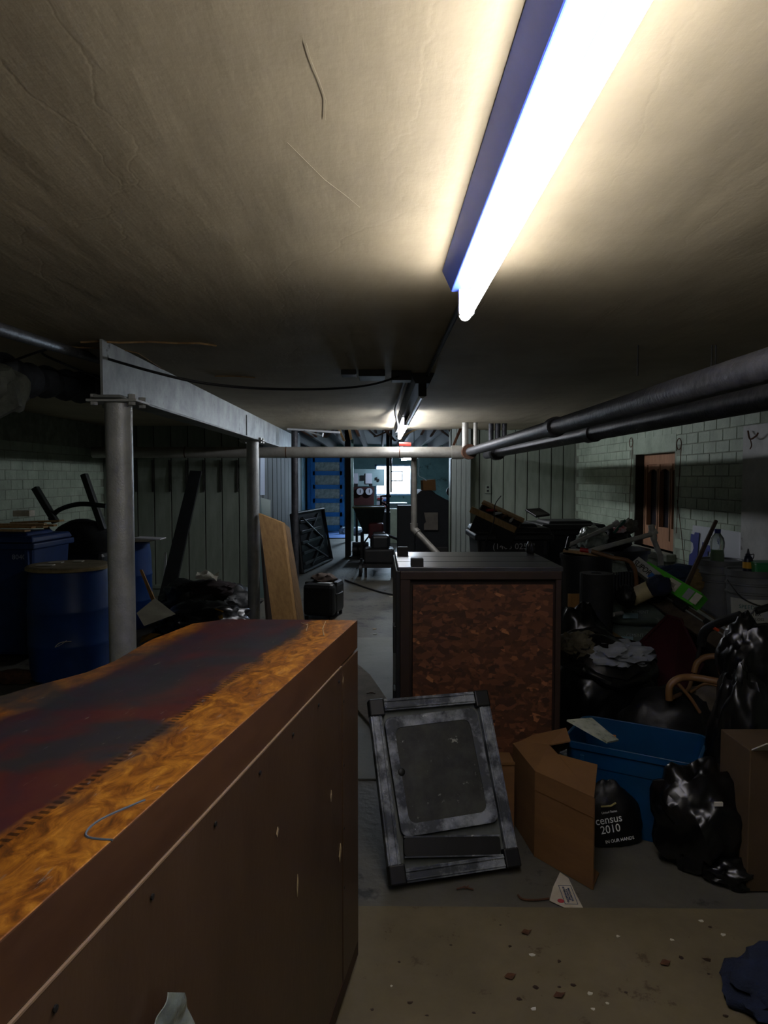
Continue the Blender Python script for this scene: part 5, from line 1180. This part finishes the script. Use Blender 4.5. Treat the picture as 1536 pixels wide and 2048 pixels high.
# leaning boards
def leaner(label, px4, d_top, d_bot, th, m):
    (x0, y0), (x1, y1), (x2, y2), (x3, y3) = px4
    q = [D(x0, y0, d_top), D(x1, y1, d_top + .12), D(x2, y2, d_bot + .12), D(x3, y3, d_bot)]
    return tag(MB().slab(q, (.02, th, .0)).build('leaning_board', m, smooth=False), label, 'board', None)
leaner('wide tan board leaning beside the rear steel column', ((517, 1027), (565, 1046), (590, 1250), (546, 1250)), 7.15, 6.75, .03, M_ply)
leaner('darker narrow board behind the wide tan board', ((566, 1048), (575, 1056), (606, 1250), (592, 1250)), 7.3, 6.9, .02, mat('ply_dark', '#6f5330', '#5a4226', 5, .8, stretch=(6, 6, .6)))
leaner('thin dark sheet leaning in shadow left of the tan board', ((517, 1030), (521, 1030), (546, 1250), (532, 1250)), 7.35, 7.1, .02, M_dwood)
tag(MB().slab([D(541, 1000, 9.0), D(521, 995, 8.95), D(519, 1196, 8.8), D(541, 1196, 8.8)], (0, .01, 0)).build('glass_pane', mat('hazy_glass', '#7f9490', rough=.3, trans=.5), smooth=False), 'hazy glass sheet propped on the partition behind the rear column', 'glass')
tag(MB().slab([D(519, 915, 9.0), D(528, 915, 9.2), D(528, 990, 9.2), D(519, 990, 9.0)], (.01, 0, 0)).build('white_shutter', mat('louver_white', '#97a4b8', rough=.5), smooth=False), 'narrow pale blue shutter just right of the rear steel column', 'shutter')
# suitcase
c0 = Z(645, 1243, 0); 
t = thing('suitcase', 'upright black suitcase with scraps on top behind the cabinet corner', 'suitcase', (c0.x, 7.5, 0))
Ms_ = TR((c0.x - .005, 7.62, 0), R(-12)); hs = D(650, 1168, 7.4).z
MB().box((0, 0, hs / 2 + .02), (.34, .46, hs - .04), Ms_).build('shell', M_black, t, smooth=False, bevel=.045)
for yy in (-.12, -.09): MB().box((0, yy, hs / 2 + .02), (.346, .008, hs - .034), Ms_).build('zip_band', M_dk, t, smooth=False, bevel=.002)
for x_ in (-.13, .13):
    for yy in (-.2, .2): MB().lathe([(.02, 0), (.02, .04)], (x_, yy, 0), 12, Ms_).build('foot', M_black, t)
MB().tube([Ms_ @ V((.172, -.15, hs - .12)), Ms_ @ V((.195, -.10, hs - .12)), Ms_ @ V((.195, .05, hs - .12)), Ms_ @ V((.172, .1, hs - .12))], .01, 8).build('side_handle', M_dk, t)
tag(blobobj('crumpled_rag', mat('brown_rag_m', '#3b2e28', '#56483e', 18, .8), Ms_ @ V((.02, -.05, hs + .035)), (.12, .08, .055), seed=72, sub=3, amp=.4), 'crumpled brown rag on top of the black suitcase', 'rag')
tag(MB().slab([Ms_ @ V((-.02, -.19, hs + .002)), Ms_ @ V((.12, -.19, hs + .002)), Ms_ @ V((.13, -.12, hs + .002)), Ms_ @ V((.0, -.12, hs + .002))], (0, 0, .004)).build('white_paper', M_sock, smooth=False), 'white paper scrap at the front of the suitcase top', 'paper')
# ribbed black panel (truck liner) leaning on the support pipe
Q = [Z(600, 1148, 0), Z(659, 1120, 0)]
t = thing('ribbed_plastic_panel', 'black ribbed plastic panel standing on edge beside the support pipe', 'panel', (Q[0] + Q[1]) / 2)
Mq = frame(Q[0] + V((.02, 0, .02)), Q[1] - Q[0], V((-.10, 0, 1)))
Lx = (Q[1] - Q[0]).length; Ly = .93
MB().slab([Mq @ V(a) for a in ((0, 0, 0), (Lx, 0, 0), (Lx * .86, Ly, 0), (0, Ly, 0))], tuple(Mq.to_3x3() @ V((0, 0, -.10)))).build('panel_body', M_black, t, smooth=False, bevel=.02)
MB().tube([Mq @ V((0, 0, .02)), Mq @ V((Lx, 0, .02)), Mq @ V((Lx * .86, Ly, .02)), Mq @ V((0, Ly, .02)), Mq @ V((0, 0, .02))], .03, 8).build('rim', M_black, t)
M_rib = mat('rib_black', '#2a2d30', rough=.3)
for i in range(5): 
    yy = Ly * (i + .7) / 5.6; MB().box((Lx * .42, yy, .015), (Lx * .66, .05, .03), Mq).build('rib', M_rib, t, smooth=False, bevel=.008)
for a_, b_ in (((.15, .9), (.75, .45)), ((.65, .92), (.25, .5)), ((.2, .45), (.85, .08)), ((.75, .42), (.3, .05))):
    p0_ = V((a_[0] * Lx, a_[1] * Ly, .02)); p1_ = V((b_[0] * Lx, b_[1] * Ly, .02)); MB().tube([Mq @ p0_, Mq @ p1_], .02, 8).build('brace_rib', M_rib, t)

# ================================================================== FAR ROOM
M_dblue = mat('door_blue', '#2f8ad6', '#2878bb', 3, .5)
dl = D(622, 1000, 19.6).x; dr_ = D(688, 1000, 19.6).x; yd_ = 19.7
dw = dr_ - dl; dh = 2.02
d2 = struct(MB().box((dl - .06, yd_, 1.05), (.09, .12, 2.12)).box((dr_ + .05, yd_, 1.05), (.07, .12, 2.12)).box(((dl + dr_) / 2, yd_, 2.08), (dw + .2, .12, .1)).build('door_2', M_dblue, smooth=False, bevel=.004))
MB().box((dl + .05, yd_ - .05, dh / 2 + .03), (.12, .05, dh)).box((dr_ - .06, yd_ - .05, dh / 2 + .03), (.12, .05, dh)).build('stile', M_dblue, d2, smooth=False, bevel=.003)
for i in range(6):
    zz = .10 + i * (dh - .12) / 5; MB().box(((dl + dr_) / 2, yd_ - .05, zz), (dw - .1, .05, .12 if i not in (0, 5) else .16)).build('rail', M_dblue, d2, smooth=False, bevel=.003)
M_dp = mat('mottled_glass', '#ccd3c8', '#8d978f', 9, .25, bump=.6, bscale=20)
for i in range(5):
    zz = .10 + (i + .5) * (dh - .12) / 5; MB().box(((dl + dr_) / 2, yd_ - .045, zz), (dw - .2, .02, .30)).build('pane', M_dp, d2, smooth=False)
MB().lathe([(.03, 0), (.03, .05), (.0, .06)], (0, 0, 0), 12, TR((dr_ - .06, yd_ - .08, 1.0), rx=R(90))).build('door_knob', M_silver, d2)
struct(MB().box((dl - .25, 19.4, 1.2), (.16, 1.0, 2.4)).build('trim_6', mat('cyan_wall', '#d0e6e6', '#bcd6d6', 3, .5), smooth=False))
# electrical boxes and gauges
M_eb = mat('panel_grey_green', '#93aaa8', '#819795', 5, .5)
t = thing('control_cabinet', 'row of grey electrical boxes hung on the boiler controls by the far window', 'electrical box', (D(740, 975, 15).x, 15, 1.2))
za = D(740, 972, 15).z; zb = D(740, 938, 15).z; xa = D(708, 955, 15).x; xb = D(769, 955, 15).x
MB().box(((xa + xb) / 2, 15.1, (za + zb) / 2), (xb - xa, .2, zb - za)).build('backbox', M_eb, t, smooth=False, bevel=.004)
for k, (a_, b_) in enumerate(((708, 716), (731, 744))):
    x0 = D(a_, 955, 15).x; x1 = D(b_, 955, 15).x; MB().box(((x0 + x1) / 2, 14.99, (za + zb) / 2 - .02), (x1 - x0, .03, (zb - za) * .6)).build('cover', M_sock, t, smooth=False)
for px, py in ((724, 953), (728, 953), (724, 958), (728, 958), (753, 957), (757, 960)):
    p = D(px, py, 14.98); MB().box(tuple(p), (.035, .02, .05)).build('switch', M_dark, t, smooth=False)
t = thing('gauge_board', 'dark red brown board with two round white gauges below the electrical boxes', 'gauge panel', (D(730, 1010, 14.8).x, 14.8, .9))
ga = D(707, 1012, 14.8); gb = D(748, 974, 14.8)
MB().box(((ga.x + gb.x) / 2, 14.9, (ga.z + gb.z) / 2), (gb.x - ga.x, .12, gb.z - ga.z)).build('board', mat('oxide_red', '#4a2622', '#3a1d1a', 5, .7), t, smooth=False, bevel=.004)
for px in (720, 738):
    p = D(px, 983, 14.8); g_ = MB().lathe([(.085, 0), (.085, .04), (.075, .045)], (0, 0, 0), 24, TR((p.x, 14.84, p.z), rx=R(90))).build('gauge', M_dark, t)
    MB().lathe([(.072, .0), (.072, .004)], (0, 0, 0), 24, TR((p.x, 14.798, p.z), rx=R(90))).build('dial', M_sock, g_)
    MB().box((p.x + .01, 14.790, p.z + .01), (.008, .004, .07), None).build('needle', M_dark, g_, smooth=False)
pp_ = D(700, 1100, 15); t0 = MB(); 
for x_ in ((ga.x + .06), (gb.x - .06)): t0.box((x_, 15.0, (za + .05) / 2), (.05, .05, za + .05))
tag(t0.build('stand', M_dark, smooth=False), 'dark stand legs carrying the gauge board', 'stand')
# poster with red and blue print on the box by the pipes
p = D(766, 1005, 14.5); t = thing('printed_carton', 'white carton with red and blue print behind the thin dark pipes', 'box', (p.x, 14.6, p.z - .12))
MB().box((p.x, 14.6, p.z - .02), (.26, .2, .34)).build('carton', M_sock, t, smooth=False)
for k in range(5): MB().box((p.x + (-.06, .06, .0, -.05, .05)[k], 14.495, p.z + (.08, .05, -.02, -.10, -.08)[k]), (.10, .006, .035)).build('print_band', mat('print_red', '#b0302c', rough=.7) if k % 2 == 0 else mat('print_blue', '#2a5fa8', rough=.7), t, smooth=False)
tag(MB().box((p.x, 14.62, (p.z - .20) / 2), (.3, .24, p.z - .20)).build('dark_bench', M_dark, smooth=False, bevel=.005), 'dark block holding up the printed carton', 'block')
# white lower bench under window
q0 = D(788, 1000, 18.5)
tag(MB().box((q0.x, 18.6, .42), (.7, .4, .84)).build('white_tank', mat('tank_paint', '#7d8c8a', '#68777a', 4, .6), smooth=False, bevel=.02), 'pale tank below the far window', 'tank')
tag(blobobj('yellow_insulation', mat('insulation', '#c4c08a', '#aaa572', 12, .9), D(788, 1030, 16.2), (.14, .1, .12), seed=81, sub=3, amp=.4), 'lump of pale yellow insulation beside the hopper', 'insulation')
tag(MB().box((D(785, 1045, 16.2).x, 16.2, .40), (.30, .3, .78)).build('cream_box', mat('cream_box', '#8d9079', '#74775f', 5, .8), smooth=False, bevel=.005), 'cream box under the yellow insulation', 'box')
# thin dark pipes before the window
for k, (px, r_) in enumerate(((776, .035), (782, .02))):
    x_ = D(px, 1000, 13.8).x; tag(MB().tube([(x_, 13.8, 0 if k == 0 else D(782, 985, 13.8).z), (x_, 13.8, 2.42)], r_, 12).build('riser_pipe', M_dark), ['thicker dark pipe rising in front of the far window', 'thin dark pipe rising beside it in front of the far window'][k], 'pipe')
tag(MB().tube([D(782, 992, 13.8), D(762, 992, 13.8), D(762, 1012, 13.8)], .025, 10).tube([D(762, 1003, 13.8), D(776, 1012, 13.7)], .02, 10).build('elbow_pipe', M_dark), 'dark pipe elbows crossing below the far window', 'pipe')
# coal hopper (stoker)
t = thing('coal_hopper', 'dark flared coal hopper on legs with red motor in the boiler room', 'hopper', (D(735, 1100, 12.8).x, 12.8, 0))
h4 = [D(728, 1068, 12.6), D(762, 1068, 12.6), D(762, 1068, 12.6) + V((0, .35, 0)), D(728, 1068, 12.6) + V((0, .35, 0)), D(706, 1015, 12.4), D(770, 1015, 12.4), D(770, 1015, 12.4) + V((0, .7, 0)), D(706, 1015, 12.4) + V((0, .7, 0))]
M_hop = mat('hopper_paint', '#2c3634', '#1f2726', 5, .5)
MB().hexa(h4).build('hopper_body', M_hop, t, smooth=False, bevel=.006)
MB().tube([h4[4], h4[5], h4[6], h4[7], h4[4]], .016, 8).build('rim', mat('rim_olive', '#6b6f50', rough=.6), t)
for px, py, dd in ((723, 1068, 12.55), (763, 1068, 12.55), (726, 1065, 13.0), (762, 1065, 13.0)):
    a_ = D(px, py, dd); MB().box((a_.x, a_.y, a_.z / 2), (.035, .035, a_.z + .06)).build('leg', M_dark, t, smooth=False)
MB().tube([D(726, 1088, 12.5), D(738, 1072, 12.5)], .014, 8).build('brace', M_dark, t)
mo = D(765, 1065, 12.0)
MB().box((D(752, 1065, 12).x, 12.1, D(752, 1062, 12).z), (.26, .3, .26)).build('motor_housing', mat('motor_red', '#5c1a1e', '#421316', 5, .6), t, smooth=False, bevel=.03)
MB().box((D(758, 1078, 11.8).x, 11.9, D(758, 1078, 11.8).z), (.20, .2, .22)).build('gearbox', mat('gear_grey', '#565a5c', '#45484a', 5, .6), t, smooth=False, bevel=.02)
MB().tube([D(768, 1068, 11.9), D(795, 1078, 11.9), D(800, 1090, 11.9)], .025, 8).build('drive_arm', M_dark, t)
# engine on a trolley in front
t = thing('engine_trolley', 'dark machine on a wheeled trolley below the hopper', 'machine', (D(760, 1140, 10.9).x, 11, 0))
c = D(758, 1125, 10.8)
MB().box((c.x, 11, .30), (.46, .5, .22)).build('machine_body', M_dark, t, smooth=False, bevel=.03)
MB().box((c.x + .02, 11.0, .50), (.28, .3, .22)).build('tank', M_black, t, smooth=False, bevel=.04)
MB().box((c.x, 10.9, .17), (.50, .7, .04)).build('deck', M_dark, t, smooth=False)
for s in (-1, 1):
    MB().tube([(c.x + s * .26, 10.72, .11), (c.x + s * .30, 10.72, .11)], .11, 18).build('wheel', M_black, t)
    MB().tube([(c.x + s * .26, 11.2, .11), (c.x + s * .30, 11.2, .11)], .11, 18).build('wheel', M_black, t)
    MB().box((c.x + s * .2, 10.62, .10), (.04, .04, .20)).build('leg', M_dark, t, smooth=False)
t = thing('blower_motor', 'round black blower lying on the floor right of the dark timber post', 'motor', (D(720, 1098, 13).x, 13, 0))
c = D(720, 1098, 13.2); MB().tube([(c.x - .14, 13.2, .15), (c.x + .16, 13.2, .15)], .15, 20).build('drum', M_black, t); MB().box((c.x, 13.2, .02), (.4, .3, .04)).build('foot', M_dark, t, smooth=False)
# boiler
t = thing('boiler', 'huge black boiler with sloping shoulders right of the drop pipe', 'boiler', (D(870, 1100, 11).x, 11.2, 0))
bxa = D(829, 1050, 10.9).x; bxb = D(911, 1050, 10.9).x; zs_ = lambda py: D(870, py, 10.9).z
prof = [(bxa, 0), (bxb, 0), (bxb, zs_(1005)), (bxb - .13, zs_(1000)), (bxb - .30, zs_(988)), (bxb - .36, zs_(981)), (bxa + .10, zs_(981)), (bxa + .0, zs_(993))]
M_boil = mat('boiler_black', '#0e1014', '#15181c', 6, .75)
MB().slab([(x, 10.9, z) for x, z in prof], (0, 1.3, 0)).build('jacket', M_boil, t, smooth=False, bevel=.02)
MB().box((D(812, 1080, 11).x, 11.1, D(812, 1011, 11).z / 2), (D(829, 1, 11).x - D(794, 1, 11).x, .5, D(812, 1011, 11).z)).build('side_box', M_boil, t, smooth=False, bevel=.01)
MB().box((D(874, 1080, 10.88).x, 10.88, .28), (.34, .06, .30)).build('fire_door', M_dark, t, smooth=False, bevel=.01)
MB().slab([D(848, 1025, 10.85), D(876, 1025, 10.85), D(876, 1060, 10.85), D(848, 1060, 10.85), D(848, 1048, 10.85), D(852, 1044, 10.85)], (0, .01, 0)).build('pasted_notice', mat('notice', '#6c665e', '#5a544d', 6, .8), t, smooth=False)
p = D(859, 970, 10.9)
t = thing('cardboard_box', 'small cardboard box sitting askew on top of the black boiler', 'box', (p.x, 11.1, zs_(982)))
Mq_ = TR((p.x, 11.1, zs_(982) + .005), R(10), 0, R(-4)); MB().box((0, 0, .08), (.20, .16, .17), Mq_).build('carton', M_card, t, smooth=False, bevel=.002); MB().box((-.0, -.06, .172), (.2, .06, .004), Mq_).build('flap', M_card, t, smooth=False)
tag(MB().tube(arc([D(836, 905, 11), D(838, 930, 11), D(837, 950, 11), D(848, 957, 11), D(853, 962, 11)]), .006, 6).build('cord', M_sock), 'thin white cord dangling above the boiler box', 'cord')
tag(MB().tube(arc([D(902, 905, 13), D(901, 950, 13), D(902, 985, 13)]), .006, 6).build('cord', M_cable), 'thin black cord hanging on the far wall right of boiler', 'cord')
tag(MB().lathe([(.09, 0), (.09, .05), (.0, .06)], (0, 0, 0), 16, TR(tuple(D(902, 983, 13)), rx=R(90))).build('wall_plate', M_dark), 'round dark plate on the end of the hanging black cord', 'plate')
for k, (px, py, s_) in enumerate(((690, 1052, .14), (715, 1056, .18), (784, 1075, .16), (778, 1062, .14))):
    p = Z(px, py, 0); p = D(px, py, min(p.y, 18.6)); tag(blobobj('litter_bag', mat('pale_plastic', '#aebccb', '#8fa0b3', 12, .5), (p.x, p.y, .09), (s_, s_, .12), seed=90 + k, sub=3, amp=.4, flat=.003), ['pale blue plastic bag at the foot of the blue door', 'pale plastic bag right of the pale green pipe', 'pale plastic litter behind the engine trolley', 'pale plastic litter under the cream box'][k], 'litter', 'plastic litter in the far room')
# socket on the panelled pillar
p = D(960, 978, 9.7); t = thing('wall_socket', 'small grey double socket on the panelled wall above the bins', 'socket', (p.x + .02, 9.72, p.z - .06))
MB().box((D(961, 978, 9.72).x + .10, 9.72, D(961, 978, 9.72).z), (.08, .02, .12)).build('plate', M_panel, t, smooth=False, bevel=.003)
for s in (-.025, .025): MB().box((D(961, 978, 9.72).x + .10, 9.708, D(961, 978, 9.72).z + s), (.03, .006, .026)).build('outlet', M_dark, t, smooth=False)

# crosswise lamp hanging in the far room
a_ = D(808, 919, 14.3); b_ = D(828, 917, 14.3)
t = thing('hanging_tube_lamp', 'small bluish white tube lamp hanging in the far room beside the window', 'light', (a_ + b_) / 2 + V((0, 0, .5)))
MB().box(((a_.x + b_.x) / 2, 14.3, a_.z + .04), (b_.x - a_.x + .2, .10, .03)).build('lamp_housing', M_dark, t, smooth=False)
MB().tube([a_ + V((-.05, 0, 0)), b_ + V((.05, 0, 0))], .022, 12).build('tube', mat('tube_glow_room', '#ffffff', emit=('#cfe2ff', 420)), t)
for x_ in (a_.x, b_.x): MB().tube([(x_, 14.3, a_.z + .06), (x_, 14.3, 2.42)], .006, 6).build('hanger_rod', M_dark, t)

q = [Z(x, y, .004) for x, y in ((622, 1066), (688, 1063), (706, 1072), (700, 1077), (640, 1077))]  # thin sheet whose blue colour stands in for light falling on the floor
tag(sheet('floor_light_patch', mat('floor_light_blue', '#8fb2f0', '#6f94dc', 8, .3), [q[4], q[3], q[1], q[0]], None, 8, 8, .03, .002, 7, 5), 'pale blue sheet painted as a patch of light on the floor before the blue door', 'sheet')
